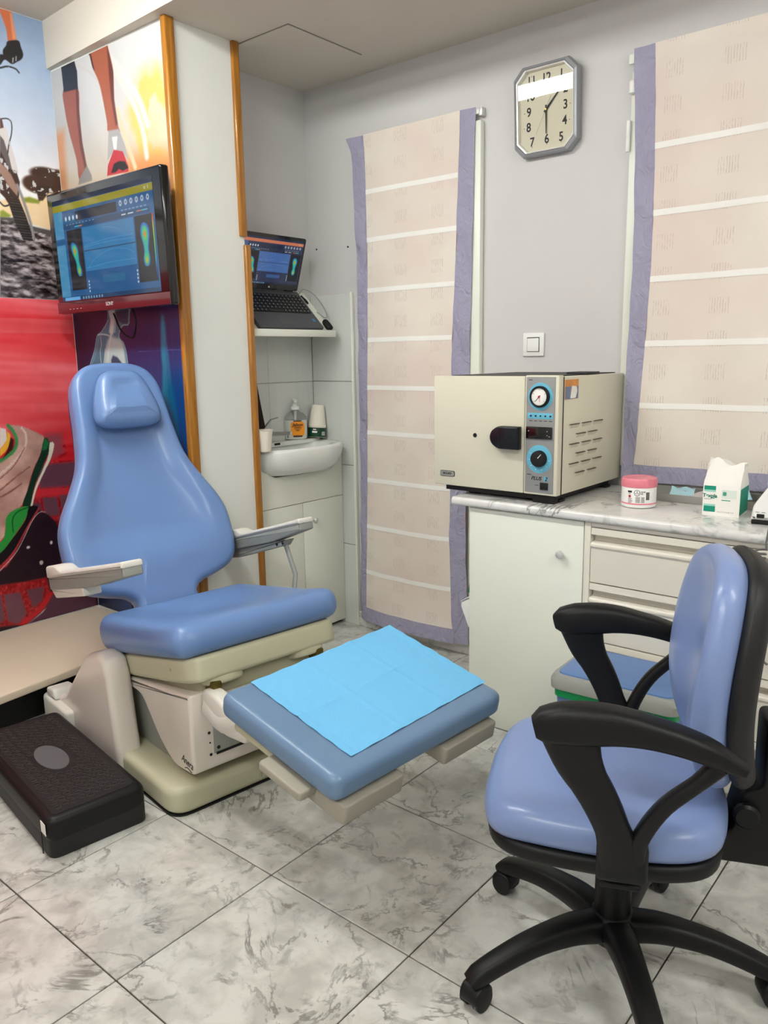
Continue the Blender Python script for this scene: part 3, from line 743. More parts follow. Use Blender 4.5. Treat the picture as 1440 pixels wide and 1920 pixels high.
# left cupboard
cu = thing('base_cabinet', 'white base cabinet with one plain door below the sterilizer', 'cabinet', (0, 0, 0))
box('body', -1.492, -1.066, YCF + 0.02, 2.784, 0.0, 0.7965, m_cab, cu)
dr = box('door', -1.493, -1.066, YCF, YCF + 0.018, 0.004, 0.793, m_cab, cu, bev=0.0015)
lathe('knob', [(0.004, 0), (0.005, 0.008), (0.013, 0.014), (0.0145, 0.020), (0.011, 0.026), (0.004, 0.028)], m_steel, dr, n=20, loc=(-1.138, YCF, 0.679), rot=(PI / 2, 0, 0))
# drawer unit
du = thing('drawer_cabinet', 'cream drawer cabinet with full-width finger grooves under the countertop', 'cabinet', (0, 0, 0))
bm = bmesh.new()
add_box(bm, -1.062, -1.041, YCF - 0.004, 2.784, 0.0, 0.7965, 0.002)
add_box(bm, -0.455, -0.434, YCF - 0.004, 2.784, 0.0, 0.7965, 0.002)
add_box(bm, -1.040, -0.456, YCF - 0.004, 2.784, 0.781, 0.7965, 0.002)
add_box(bm, -1.040, -0.456, YCF + 0.04, 2.784, 0.0, 0.780)
mkobj('carcass', bm, m_cream, du, smooth=True)
for zt, zb in ((0.778, 0.604), (0.600, 0.414), (0.410, 0.224), (0.220, 0.040)):
    h = zt - zb
    prof = [(YCF + 0.035, zt), (YCF - 0.004, zt), (YCF - 0.006, zt - 0.020), (YCF + 0.002, zt - 0.023), (YCF + 0.024, zt - 0.030), (YCF + 0.024, zt - 0.042),
            (YCF - 0.004, zt - 0.047), (YCF - 0.008, zt - 0.052), (YCF - 0.0085, zt - 0.058), (YCF - 0.004, zt - 0.066), (YCF - 0.003, zb), (YCF + 0.035, zb)]
    prism('drawer', prof, 'x', -1.0385, -0.4575, m_cream, du, smooth=False)

# sterilizer
AX0, AX1, AY0, AY1, AZ0, AZ1 = -1.662, -1.177, 2.292, 2.775, 0.858, 1.244
ac = thing('autoclave', 'cream box-shaped autoclave with a grey control strip on the countertop', 'autoclave', (0, 0, 0))
m_ac = mat('cream powder coat', (214, 210, 190), 0.38, var=0.01, bump=0.08, bscale=400)
m_acgrey = mat('grey control panel', (143, 143, 142), 0.4)
m_grey2 = mat('dark grey print', (70, 70, 72), 0.5)
m_cyan = mat('cyan print', (104, 181, 208), 0.45)
box('housing', AX0 + 0.012, AX1, AY0 + 0.020, AY1, AZ0, AZ1 - 0.006, m_ac, ac, bev=0.003)
box('lid_seam', AX0 + 0.05, AX1 - 0.03, AY0 + 0.03, AY1 - 0.01, AZ1 - 0.007, AZ1 - 0.003, m_black, ac)
box('top_vent', -1.265, -1.19, 2.50, 2.60, AZ1 - 0.006, AZ1 + 0.004, m_shell, ac, bev=0.002)
adoor = box('door', AX0, -1.299, AY0 - 0.012, AY0 + 0.019, AZ0 - 0.001, AZ1 - 0.004, m_ac, ac, bev=0.004)
box('control_frame', -1.297, AX1 + 0.0, AY0 - 0.012, AY0 + 0.019, AZ0 - 0.001, AZ1 - 0.001, m_ac, ac, bev=0.003)
box('seam_gap', AX1 - 0.004, AX1 + 0.0006, AY0 + 0.0185, AY0 + 0.0225, AZ0, AZ1 - 0.006, m_shell, ac)
FYA = AY0 - 0.0125
cp = box('control_panel', -1.2915, -1.189, FYA - 0.0015, FYA, AZ0 + 0.006, AZ1 - 0.006, m_acgrey, ac, bev=0.0006)
box('base_skid', AX0 + 0.03, AX1 - 0.03, AY0 + 0.02, AY1 - 0.03, 0.836, AZ0, m_shell, ac)
for fx, fy in ((-1.53, 2.36), (-1.22, 2.36), (-1.53, 2.72), (-1.22, 2.72)):
    box('foot', fx - 0.025, fx + 0.025, fy - 0.02, fy + 0.02, 0.8262, 0.836, m_dark, ac, bev=0.003)
box('foot', -1.275, -1.195, 2.300, 2.33, 0.8262, 0.8575, m_dark, ac, bev=0.003)
FP = FYA - 0.0016
def disc(name, x, z, r_, t0, t1, m, parent, n=32):
    return lathe(name, [(r_, 0), (r_, t1 - t0), (r_ * 0.97, t1 - t0 + 0.0003)], m, parent, n=n, loc=(x, FP - t0, z), rot=(PI / 2, 0, 0))
PXC = -1.2405
disc('gauge_disc', PXC, 1.176, 0.0445, 0, 0.0006, m_cyan, cp)
gauge = lathe('pressure_gauge', [(0.034, 0), (0.034, 0.010), (0.031, 0.013), (0.028, 0.0125), (0.0275, 0.008)], m_black, cp, n=32, loc=(PXC, FP - 0.0006, 1.176), rot=(PI / 2, 0, 0))
disc('gauge_face', PXC, 1.176, 0.0275, 0.0086, 0.0092, m_paperw, cp)
m_red = mat('red mark', (180, 40, 44), 0.5)
def hand_into(bm, x, z, ang, l0, l1, w, y0, y1):
    d = Vector((math.sin(ang), 0, math.cos(ang))); p = Vector((d.z, 0, -d.x)); c_ = Vector((x, 0, z)); rings = []
    for yy in (y0, y1): rings.append([tuple(c_ + d * l0 - p * w + Vector((0, yy, 0))), tuple(c_ + d * l0 + p * w + Vector((0, yy, 0))), tuple(c_ + d * l1 + p * w * 0.5 + Vector((0, yy, 0))), tuple(c_ + d * l1 - p * w * 0.5 + Vector((0, yy, 0)))])
    skin(bm, rings)
bm = bmesh.new(); hand_into(bm, PXC, 1.176, math.radians(222), -0.006, 0.021, 0.0012, FP - 0.0104, FP - 0.0098); mkobj('gauge_needle', bm, m_dark, cp)
bm = bmesh.new(); hand_into(bm, PXC, 1.176, math.radians(172), 0.0, 0.017, 0.001, FP - 0.0098, FP - 0.0094); mkobj('gauge_needle', bm, m_red, cp)
disc('gauge_pin', PXC, 1.176, 0.0035, 0.0094, 0.0115, m_red, cp, 14)
for a in (-130, -65, 0, 65, 130):
    bm = bmesh.new(); hand_into(bm, PXC, 1.176, math.radians(a), 0.020, 0.025, 0.0006, FP - 0.0096, FP - 0.0093); mkobj('gauge_mark', bm, m_ink, cp)
box('lamp_strip', -1.286, -1.195, FP - 0.0006, FP, 1.105, 1.124, m_cyan, cp, bev=0.0003)
for q in range(5):
    disc('indicator_lamp', -1.2735 + q * 0.0175, 1.1145, 0.0028, 0.0006, 0.0022, m_ink, cp, 12)
for q in range(5): box('lamp_caption', -1.2795 + q * 0.0175, -1.2675 + q * 0.0175, FP - 0.0003, FP, 1.0972, 1.0996, m_grey2, cp)
box('gauge_caption', -1.284, -1.270, FP - 0.0003, FP, 1.2275, 1.2300, m_grey2, cp)
dp = box('display', -1.2885, -1.195, FP - 0.006, FP, 1.041, 1.080, m_bezel, cp, bev=0.002)
for (bx, bz) in ((-1.278, 1.066), (-1.211, 1.066), (-1.211, 1.053), (-1.203, 1.050)):
    box('display_key', bx - 0.002, bx + 0.002, FP - 0.0066, FP - 0.0058, bz - 0.0014, bz + 0.0014, m_grey, dp)
disc('dial_disc', PXC, 0.975, 0.046, 0, 0.0006, m_cyan, cp)
lathe('dial_knob', [(0.027, 0), (0.0265, 0.012), (0.024, 0.018), (0.020, 0.019)], m_dark, cp, n=28, loc=(PXC + 0.002, FP - 0.0006, 0.977), rot=(PI / 2, 0, 0))
bm = bmesh.new(); hand_into(bm, PXC + 0.002, 0.977, math.radians(42), 0.004, 0.022, 0.0013, FP - 0.0202, FP - 0.0195); mkobj('dial_pointer', bm, m_paperw, cp)
for q in range(7):
    a = math.radians(-60 - q * 34); disc('dial_mark', PXC + 0.036 * math.sin(a), 0.975 + 0.036 * math.cos(a), 0.0015, 0.0006, 0.0009, m_paperw, cp, 8)
box('dial_caption', -1.284, -1.268, FP - 0.0003, FP, 0.9218, 0.9243, m_grey2, cp)
text_mesh('model_print', 'PLUS', 0.017, m_ink, cp, (-1.250, FP - 0.0003, 0.911), (PI / 2, 0, 0), shear=0.3, depth=0.0002, bold=0.0002)
box('model_tile', -1.222, -1.208, FP - 0.0003, FP, 0.904, 0.919, m_cyan, cp)
text_mesh('model_print', '2', 0.017, m_ink, cp, (-1.2145, FP - 0.0006, 0.911), (PI / 2, 0, 0), shear=0.3, depth=0.0002, bold=0.0004)
sw = box('power_switch', -1.234, -1.206, FP - 0.004, FP, 0.876, 0.899, m_dark, cp, bev=0.001)
box('switch_caption', -1.254, -1.241, FP - 0.0003, FP, 0.8878, 0.8902, m_grey2, cp)
# door latch, peg hole, badge
FD = AY0 - 0.0125
lp = rounded_poly([(-1.385, 1.002), (-1.306, 1.002), (-1.306, 1.078), (-1.385, 1.078), (-1.410, 1.062), (-1.418, 1.040), (-1.410, 1.018)], [0.016, 0.003, 0.003, 0.016, 0.012, 0.012, 0.012], 4)
lat = prism('door_latch', lp, 'y', FD - 0.026, FD, mat('navy black plastic', (14, 20, 28), 0.25), adoor, bev=0.005)
prism('latch_grip', rounded_poly([(-1.378, 1.004), (-1.307, 1.004), (-1.307, 1.076), (-1.378, 1.076)], 0.003, 2), 'y', FD - 0.034, FD - 0.0255, MATS['navy black plastic'], adoor, bev=0.003)
lathe('peg_hole', [(0.0075, 0), (0.0075, 0.001), (0.004, 0.0012)], m_dark, adoor, n=16, loc=(-1.489, FD, 1.040), rot=(PI / 2, 0, 0))
bdg = prism('badge', rounded_poly([(-1.634, 0.889), (-1.573, 0.889), (-1.573, 0.909), (-1.634, 0.909)], 0.006, 4), 'y', FD - 0.0016, FD, m_ink, adoor)
prism('badge_face', rounded_poly([(-1.6325, 0.8905), (-1.5745, 0.8905), (-1.5745, 0.9075), (-1.6325, 0.9075)], 0.006, 4), 'y', FD - 0.0020, FD - 0.0015, m_grey, adoor)
text_mesh('badge_print', 'SECURY', 0.0105, m_ink, adoor, (-1.6035, FD - 0.0022, 0.899), (PI / 2, 0, 0), depth=0.0002, bold=0.0003)
# louvres on the side
m_acdark = mat('louvre shadow gap', (96, 88, 74), 0.8)
lv = [(0, 1.083, (2.354, 2.443, 2.531)), (1, 1.050, (2.402, 2.490)), (0, 1.019, (2.355, 2.443, 2.531)), (1, 0.986, (2.402, 2.490)), (0, 0.954, (2.356, 2.443, 2.531)), (1, 0.920, (2.402, 2.490))]
for _, lz, ys in lv:
    for ly in ys:
        bm = bmesh.new(); X = AX1 + 0.0003
        a = [(X, ly, lz), (X, ly + 0.070, lz), (X, ly + 0.064, lz - 0.013), (X, ly + 0.006, lz - 0.013)]
        b_ = [(X + 0.006, ly + 0.003, lz - 0.002), (X + 0.006, ly + 0.067, lz - 0.002)]
        v = [bm.verts.new(p) for p in a + b_]
        bm.faces.new((v[4], v[5], v[2], v[3])); bm.faces.new((v[0], v[4], v[3])); bm.faces.new((v[1], v[2], v[5])); bm.faces.new((v[0], v[1], v[5], v[4]))
        lo_ = mkobj('louvre', bm, m_ac, ac)
        box('louvre_slot', X, X + 0.0062, ly + 0.002, ly + 0.068, lz - 0.0012, lz + 0.0012, m_acdark, lo_)
stk = box('photo_sticker', AX1 + 0.0002, AX1 + 0.0012, 2.318, 2.412, 1.166, 1.228, mat('sticker orange', (214, 140, 62), 0.4, var=0.25, vscale=60), ac)
box('sticker_lower', AX1 + 0.0012, AX1 + 0.0015, 2.3190, 2.4110, 1.1665, 1.206, mat('sticker blue grey', (108, 120, 150), 0.4, var=0.4, vscale=40), stk)
prism('sticker_figure', rounded_poly([(2.355, 1.168), (2.392, 1.168), (2.404, 1.190), (2.398, 1.205), (2.365, 1.208), (2.360, 1.190)], 0.004, 3), 'x', AX1 + 0.0015, AX1 + 0.0018, m_paperw, stk)

# jar with the pink lid
jr = thing('cotton_jar', 'white plastic jar with a pink screw lid on the countertop', 'jar', (-0.966, 2.434, 0.8262), math.radians(0))
lathe('jar_body', [(0.045, 0), (0.0525, 0.003), (0.0535, 0.012), (0.0535, 0.066), (0.051, 0.070)], m_white, jr, n=40)
lathe('lid', [(0.0545, 0.066), (0.0555, 0.068), (0.0555, 0.088), (0.053, 0.093), (0.048, 0.0945), (0.046, 0.0925), (0.010, 0.0925)], mat('pink lid plastic', (228, 130, 146), 0.3), jr, n=40)
lathe('pink_band', [(0.0537, 0.0125), (0.0538, 0.0130), (0.0538, 0.0165), (0.0537, 0.017)], MATS['pink lid plastic'], jr, n=40, cap=False)
def on_jar(bm, a0, a1, z0, z1, r_=0.0539, n=6):
    vs_ = [[bm.verts.new((r_ * math.cos(a0 + (a1 - a0) * i / n), r_ * math.sin(a0 + (a1 - a0) * i / n), z)) for i in range(n + 1)] for z in (z0, z1)]
    for i in range(n): bm.faces.new((vs_[0][i], vs_[0][i + 1], vs_[1][i + 1], vs_[1][i]))
JA = math.atan2(-2.43, 0.966)      # towards the photographer
bm = bmesh.new()
on_jar(bm, JA - 0.66, JA - 0.40, 0.051, 0.057); on_jar(bm, JA - 0.62, JA - 0.48, 0.047, 0.0485)
for q in range(9): on_jar(bm, JA + 0.42 + 0.025 * q, JA + 0.42 + 0.025 * q + (0.014 if q % 3 else 0.021), 0.028, 0.053)
for row in range(6): on_jar(bm, JA - 0.18, JA + 0.08, 0.020 + row * 0.0032, 0.0213 + row * 0.0032); on_jar(bm, JA + 0.14, JA + 0.34, 0.020 + row * 0.0032, 0.0213 + row * 0.0032)
for row in range(5): on_jar(bm, JA - 0.62, JA - 0.42 + 0.04 * (row % 3), 0.018 + row * 0.0034, 0.0191 + row * 0.0034)
for q in range(4): on_jar(bm, JA + 0.12 + 0.07 * q, JA + 0.16 + 0.07 * q, 0.052, 0.056); 
for q in range(2): on_jar(bm, JA + 0.12 + 0.07 * q, JA + 0.16 + 0.07 * q, 0.046, 0.050)
for q in range(26):
    a = 2 * PI * q / 26; rr = 0.0088
    c0 = JA - 0.10
    on_jar(bm, c0 + (rr * math.cos(a)) / 0.054 - 0.018, c0 + (rr * math.cos(a)) / 0.054 + 0.018, 0.0505 + rr * math.sin(a) - 0.0009, 0.0505 + rr * math.sin(a) + 0.0009, n=1)
for q in range(3):
    a = PI / 2 + q * 2 * PI / 3; on_jar(bm, JA - 0.10 + 0.0035 * math.cos(a) / 0.054 - 0.03, JA - 0.10 + 0.0035 * math.cos(a) / 0.054 + 0.03, 0.0505 + 0.0035 * math.sin(a) - 0.0014, 0.0505 + 0.0035 * math.sin(a) + 0.0014, n=2)
mkobj('label_print', bm, m_ink, jr)
bm = bmesh.new(); on_jar(bm, JA - 0.60, JA - 0.46, 0.035, 0.043); mkobj('red_label_mark', bm, m_red, jr)

# instrument tray and sterilization pouches
tr_ = thing('steel_tray', 'shallow stainless steel tray at the back of the countertop', 'tray', (0, 0, 0.8262))
bm = bmesh.new(); add_box(bm, -1.075, -0.40, 2.565, 2.725, 0.0, 0.002)
m_tray = mat('dull steel', (168, 168, 163), 0.32, metal=0.6)
mkobj('tray_floor', bm, m_tray, tr_)
for nm, a in (('tray_wall', (-1.078, -0.397, 2.560, 2.565, 0, 0.025)), ('tray_wall', (-1.078, -0.397, 2.725, 2.730, 0, 0.025)), ('tray_wall', (-1.078, -1.075, 2.565, 2.725, 0, 0.025)), ('tray_wall', (-0.400, -0.397, 2.565, 2.725, 0, 0.025))):
    box(nm, *a, m_tray, tr_, bev=0.0008, seg=1)
def pouch(name, cx, cy, z, w, d, rz, tilt, m, label, cat='pouch'):
    bm = bmesh.new(); g = []
    for i in range(9):
        g.append([bm.verts.new((w * (i / 8 - 0.5), d * (j / 8 - 0.5), 0.004 * math.sin(i * 1.3 + j) * (j / 8) + 0.006 * (i / 8 - 0.5) ** 2)) for j in range(9)])
    for i in range(8):
        for j in range(8): bm.faces.new((g[i][j], g[i + 1][j], g[i + 1][j + 1], g[i][j + 1]))
    o = mkobj(name, bm, m, smooth=True, loc=(cx, cy, z)); o.rotation_euler = (tilt, 0, rz)
    return tag(o, label, cat)
m_pblue = mat('pale blue pouch film', (164, 208, 220), 0.3, var=0.05)
m_pgrey = mat('greyish pouch paper', (196, 186, 186), 0.6, var=0.08, vscale=40)
p1_ = pouch('sterilization_pouch', -0.900, 2.645, 0.850, 0.075, 0.075, 0.25, math.radians(12), m_pblue, 'pale blue sterilization pouch in the tray nearest the pink-lidded jar')
box('pouch_instrument', -0.022, 0.022, -0.02, 0.012, -0.004, -0.0006 - 0.001, mat('dull instrument grey', (112, 128, 138), 0.4, var=0.3, vscale=90), p1_, bev=0.001)
pouch('sterilization_pouch', -0.800, 2.640, 0.853, 0.10, 0.11, -0.5, math.radians(14), m_pgrey, 'grey paper sterilization pouch in the tray between the blue pouches')
pouch('sterilization_pouch', -0.735, 2.640, 0.866, 0.09, 0.10, 0.5, math.radians(22), m_pblue, 'pale blue sterilization pouch half hidden behind the white and green bag')
pouch('sterilization_pouch', -0.585, 2.645, 0.884, 0.10, 0.13, 0.3, math.radians(40), m_pblue, 'pale blue sterilization pouch in the tray to the right of the white and green bag')

# plaster bag
bg = thing('plaster_bag', 'white paper bag with green print and a crumpled open top', 'bag', (-0.7585, 2.409, 0.8262), math.radians(4.0))
m_green = mat('green print', (0, 142, 116), 0.5, var=0.04)
W_, D_, H_ = 0.104, 0.112, 0.092
def bag_ring(z, t, amp):
    pts = []
    for k in range(48):
        q = k / 48 * 4; e = int(q); fr = q - e
        cx, cy = [(fr, 0), (1, fr), (1 - fr, 1), (0, 1 - fr)][e]
        x, y = cx * W_, cy * D_
        y = D_ / 2 + (y - D_ / 2) * t; x = W_ / 2 + (x - W_ / 2) * (1 - (1 - t) * 0.12)
        dz = amp * (0.5 * math.sin(5.1 * cx + 1.0) + 0.4 * math.sin(9 * cx + 4 * cy))
        x += amp * 0.5 * math.sin(7 * cy + 11 * z * 30); y += amp * 0.6 * math.sin(8 * cx + 2) * (1 - t)
        pts.append((x, y, z + dz))
    return pts
bm = bmesh.new()
rings = [bag_ring(0, 1, 0), bag_ring(0.05, 1, 0), bag_ring(H_, 1, 0.0), bag_ring(H_ + 0.012, 0.93, 0.004), bag_ring(H_ + 0.03, 0.72, 0.007), bag_ring(H_ + 0.048, 0.48, 0.010), bag_ring(H_ + 0.062, 0.26, 0.013), bag_ring(H_ + 0.066, 0.18, 0.015), bag_ring(H_ + 0.052, 0.13, 0.012), bag_ring(H_ + 0.03, 0.10, 0.006)]
skin(bm, rings, True, True, True); mkobj('bag_paper', bm, m_paperw, bg, smooth=True, angle=25)
bm = bmesh.new(); add_box(bm, W_ + 0.0002, W_ + 0.0006, 0.004, D_ - 0.002, 0.006, H_ - 0.008); mkobj('green_side_panel', bm, m_green, bg)
for (zy, zz) in ((0.045, 0.068), (0.080, 0.068), (0.045, 0.038), (0.080, 0.038)):
    bm = bmesh.new()
    for q in range(14):
        a0, a1 = 2 * PI * q / 14, 2 * PI * (q + 1) / 14; v = [bm.verts.new((W_ + 0.0008, zy + r_ * math.cos(a), zz + r_ * math.sin(a))) for a, r_ in ((a0, 0.009), (a1, 0.009), (a1, 0.0078), (a0, 0.0078))]
        bm.faces.new(v)
    mkobj('care_symbol', bm, mat('light green print', (70, 170, 146), 0.5), bg)
def decal(name, x0, x1, z0, z1, m): return box(name, x0, x1, -0.0005, -0.0001, z0, z1, m, bg)
decal('green_band', 0.003, 0.036, 0.078, 0.090, m_green); decal('green_band', 0.004, 0.0365, 0.012, 0.029, m_green)
decal('pale_green_fade', 0.003, 0.036, 0.072, 0.078, mat('pale green print', (150, 208, 190), 0.5)); decal('pale_green_fade', 0.004, 0.0365, 0.029, 0.035, MATS['pale green print'])
text_mesh('bag_name', 'Texpla', 0.0150, mat('dark green print', (10, 116, 98), 0.5), bg, (0.020, -0.0004, 0.060), (PI / 2, 0, 0), depth=0.0002, bold=0.0005)
decal('bag_caption', 0.004, 0.024, 0.0490, 0.0508, m_grey); decal('bag_caption', 0.022, 0.034, 0.0522, 0.0540, m_green)
decal('bag_small_print', 0.053, 0.078, 0.0478, 0.0500, m_green)
decal('info_frame', 0.053, 0.094, 0.056, 0.080, mat('very pale green print', (216, 226, 218), 0.5)); decal('info_mark', 0.056, 0.066, 0.063, 0.074, MATS['light green print'])
text_mesh('bag_marks', 'H O Y C E A B  T A', 0.0055, m_grey, bg, (0.066, -0.0004, 0.013), (PI / 2, 0, 0), depth=0.0002)

# white device at the right end
dv = thing('bench_device', 'white moulded bench device with a black rocker switch at the right end of the countertop', 'device', (-0.606, 2.352, 0.8262), math.radians(6))
dpf = rounded_poly([(0.0, 0.012), (0.26, 0.012), (0.26, 0.13), (0.065, 0.125), (0.040, 0.11), (0.012, 0.065), (0.004, 0.05)], [0.004, 0.01, 0.02, 0.02, 0.02, 0.02, 0.01], 5)
prism('device_shell', dpf, 'y', 0, 0.16, m_white, dv, bev=0.010)
box('device_base', 0.002, 0.25, 0.004, 0.156, 0.0, 0.0125, m_dark, dv, bev=0.002)
box('rocker_switch', 0.016, 0.036, -0.002, 0.001, 0.020, 0.031, m_dark, dv, bev=0.001)
for xa in (0.012, 0.028): box('switch_caption', xa, xa + 0.010, -0.0005, -0.0001, 0.0350, 0.0370, m_grey, dv)
lathe('device_dial', [(0.022, 0), (0.021, 0.003), (0.016, 0.004)], mat('sea green cap', (120, 160, 156), 0.4), dv, n=24, loc=(0.068, -0.0005, 0.085), rot=(PI / 2, 0, 0))
# coiled cord
pts = []
for i in range(440):
    t = i / 439; ang = t * 2 * PI * 22
    yy = 2.212; cx = -0.537 - 0.014 * t; cz = 0.79 - 0.26 * t
    pts.append((cx + 0.013 * math.cos(ang), yy + 0.013 * math.sin(ang), cz))
pts = [(-0.53, 2.37 - 0.0, 0.862), (-0.53, 2.30, 0.858), (-0.527, 2.235, 0.845), (-0.526, 2.214, 0.81)] + pts + [(-0.545, 2.215, 0.50), (-0.50, 2.22, 0.47)]
tag(tube('coiled_cord', pts, 0.0030, mat('grey cord', (96, 96, 94), 0.45), n=6), 'black coiled cord hanging over the countertop front', 'cord')

# pedal bin with blue lid
bn = thing('waste_bin', 'blue waste bin with grey rimmed lid and green liner in front of the drawers', 'bin', (-0.842, 2.098, 0), math.radians(3))
m_bin = mat('dusty blue plastic', (92, 124, 174), 0.4, var=0.03)
def bring(sx, sy, z, r_=0.03): return [(p[0], p[1], z) for p in rounded_poly([(-sx, -sy), (sx, -sy), (sx, sy), (-sx, sy)], r_, 6)]
bm = bmesh.new(); skin(bm, [bring(0.145, 0.095, 0.0), bring(0.150, 0.10, 0.01), bring(0.172, 0.122, 0.345), bring(0.172, 0.122, 0.36)]); mkobj('bin_body', bm, m_bin, bn, smooth=True)
bm = bmesh.new(); skin(bm, [bring(0.1725, 0.1225, 0.332), bring(0.1755, 0.1255, 0.334), bring(0.1765, 0.1265, 0.356), bring(0.1735, 0.1235, 0.358)]); mkobj('bin_liner', bm, mat('green bag film', (0, 150, 84), 0.3, var=0.1), bn, smooth=True)
bm = bmesh.new(); skin(bm, [bring(0.178, 0.128, 0.357, 0.035), bring(0.186, 0.136, 0.360, 0.04), bring(0.187, 0.137, 0.385, 0.04), bring(0.180, 0.130, 0.398, 0.04), bring(0.168, 0.118, 0.401, 0.035)]); lid = mkobj('bin_rim', bm, m_grey, bn, smooth=True)
bm = bmesh.new(); skin(bm, [bring(0.167, 0.117, 0.400, 0.03), bring(0.166, 0.116, 0.405, 0.03), bring(0.150, 0.10, 0.409, 0.03)]); mkobj('bin_lid', bm, m_bin, bn, smooth=True)

# waste bag holder on the cabinet's left side
wb = thing('bag_holder', 'small white bag holder with a green bag on the left side of the base cabinet', 'bag holder', (0, 0, 0))
prism('holder_flap', [(-1.4935, 0.462), (-1.532, 0.440), (-1.533, 0.424), (-1.502, 0.352), (-1.4935, 0.350)], 'y', 2.262, 2.36, m_white, wb, bev=0.003)
prism('flap_lip', [(-1.4935, 0.466), (-1.531, 0.4445), (-1.5335, 0.4445), (-1.4935, 0.470)], 'y', 2.258, 2.364, m_white, wb, smooth=False)
prism('green_bag', rounded_poly([(-1.4935, 0.560), (-1.499, 0.545), (-1.514, 0.476), (-1.4935, 0.474)], 0.003, 2), 'y', 2.275, 2.34, mat('emerald film', (0, 132, 92), 0.35, var=0.1), wb, bev=0.003)

# ================================================================== CLOCK AND SWITCH
ck = thing('wall_clock', 'silver octagonal wall clock with black numerals reading half past one', 'clock', (-1.5115, 2.7985, 2.183))
ck.rotation_euler = (math.radians(3.6), 0, 0)
m_silver = mat('silver plastic', (150, 152, 156), 0.35, metal=0.4)
m_silver2 = mat('bright silver', (232, 232, 230), 0.25, metal=0.3)
CW, CHh, CC = 0.1285, 0.154, 0.036
def octo(s, yv): return [(x, yv, z) for x, z in ((-CW + s + CC, -CHh + s), (CW - s - CC, -CHh + s), (CW - s, -CHh + s + CC), (CW - s, CHh - s - CC), (CW - s - CC, CHh - s), (-CW + s + CC, CHh - s), (-CW + s, CHh - s - CC), (-CW + s, -CHh + s + CC))]
bm = bmesh.new(); skin(bm, [octo(0.0, -0.012), octo(0.0, -0.034), octo(0.003, -0.041), octo(0.0115, -0.044), octo(0.013, -0.040)], True, True, False); mkobj('case', bm, m_silver, ck)
bm = bmesh.new(); skin(bm, [octo(0.013, -0.040), octo(0.0135, -0.0435), octo(0.0175, -0.042), octo(0.0195, -0.026)], True, False, False); mkobj('inner_rim', bm, m_silver2, ck)
bm = bmesh.new(); v = [bm.verts.new(p) for p in octo(0.0190, -0.026)]; bm.faces.new(v); dl = mkobj('dial', bm, mat('ivory dial', (216, 211, 190), 0.6), ck)
num_r = {12: (0, 0.104), 1: (0.060, 0.104), 2: (0.075, 0.055), 3: (0.075, 0.002), 4: (0.072, -0.050), 5: (0.058, -0.102), 6: (0, -0.100), 7: (-0.060, -0.102), 8: (-0.074, -0.050), 9: (-0.072, 0.001), 10: (-0.066, 0.053), 11: (-0.060, 0.104)}
for n_, (nx, nz) in num_r.items():
    text_mesh('numeral', str(n_), 0.043, m_ink, dl, (nx, -0.0266, nz), (PI / 2, 0, 0), depth=0.0002, bold=0.0008, sx=0.88)
    dx, dz = nx, nz
    if abs(nz) > 0.09: a = (nx - 0.001, nx + 0.001, nz + math.copysign(0.016, nz) - 0.002, nz + math.copysign(0.016, nz) + 0.002)
    else: a = (nx + math.copysign(0.019, nx) - 0.002, nx + math.copysign(0.019, nx) + 0.002, nz - 0.001, nz + 0.001)
    box('dial_mark', a[0], a[1], -0.0266, -0.0262, a[2], a[3], m_ink, dl)
def hand(name, ang, l0, l1, w, y, m):
    bm = bmesh.new(); hand_into(bm, 0, 0, ang, l0, l1, w, y - 0.0006, y); return mkobj(name, bm, m, ck)
hand('hour_hand', math.radians(44), -0.012, 0.072, 0.0042, -0.029, m_ink)
hand('minute_hand', math.radians(180), -0.014, 0.082, 0.0032, -0.031, m_ink)
hand('second_hand', math.radians(207), -0.046, 0.090, 0.0006, -0.033, m_grey)
lathe('hand_pin', [(0.0032, 0), (0.0032, 0.008), (0.002, 0.009)], mat('brass pin', (222, 196, 90), 0.3, metal=0.8), ck, n=12, loc=(0, -0.026, 0), rot=(PI / 2, 0, 0))
# thin cover glass
mg = bpy.data.materials.new('clear cover glass'); mg.use_nodes = True; nt = mg.node_tree
for n in list(nt.nodes): nt.nodes.remove(n)
o_ = nt.nodes.new('ShaderNodeOutputMaterial'); tp = nt.nodes.new('ShaderNodeBsdfTransparent'); gl = nt.nodes.new('ShaderNodeBsdfGlossy'); fr = nt.nodes.new('ShaderNodeFresnel'); mx = nt.nodes.new('ShaderNodeMixShader')
gl.inputs['Roughness'].default_value = 0.02; fr.inputs['IOR'].default_value = 1.5
link(nt, fr.outputs[0], mx.inputs[0]); link(nt, tp.outputs[0], mx.inputs[1]); link(nt, gl.outputs[0], mx.inputs[2]); link(nt, mx.outputs[0], o_.inputs['Surface'])
bm = bmesh.new(); v = [bm.verts.new(p) for p in octo(0.0182, -0.0385)]; bm.faces.new(v); mkobj('cover_glass', bm, mg, ck)

sw = thing('light_switch', 'white square light switch on the wall above the autoclave', 'light switch', (-1.5575, 2.7995, 1.3455))
box('plate', -0.046, 0.046, -0.008, 0.0, -0.0445, 0.0445, m_white, sw, bev=0.003)
box('rocker_gap', -0.027, 0.027, -0.0086, -0.0078, -0.028, 0.028, mat('dark gap', (70, 70, 70), 0.8), sw)
box('rocker', -0.0245, 0.0255, -0.013, -0.0084, -0.0265, 0.0245, m_white, sw, bev=0.002)

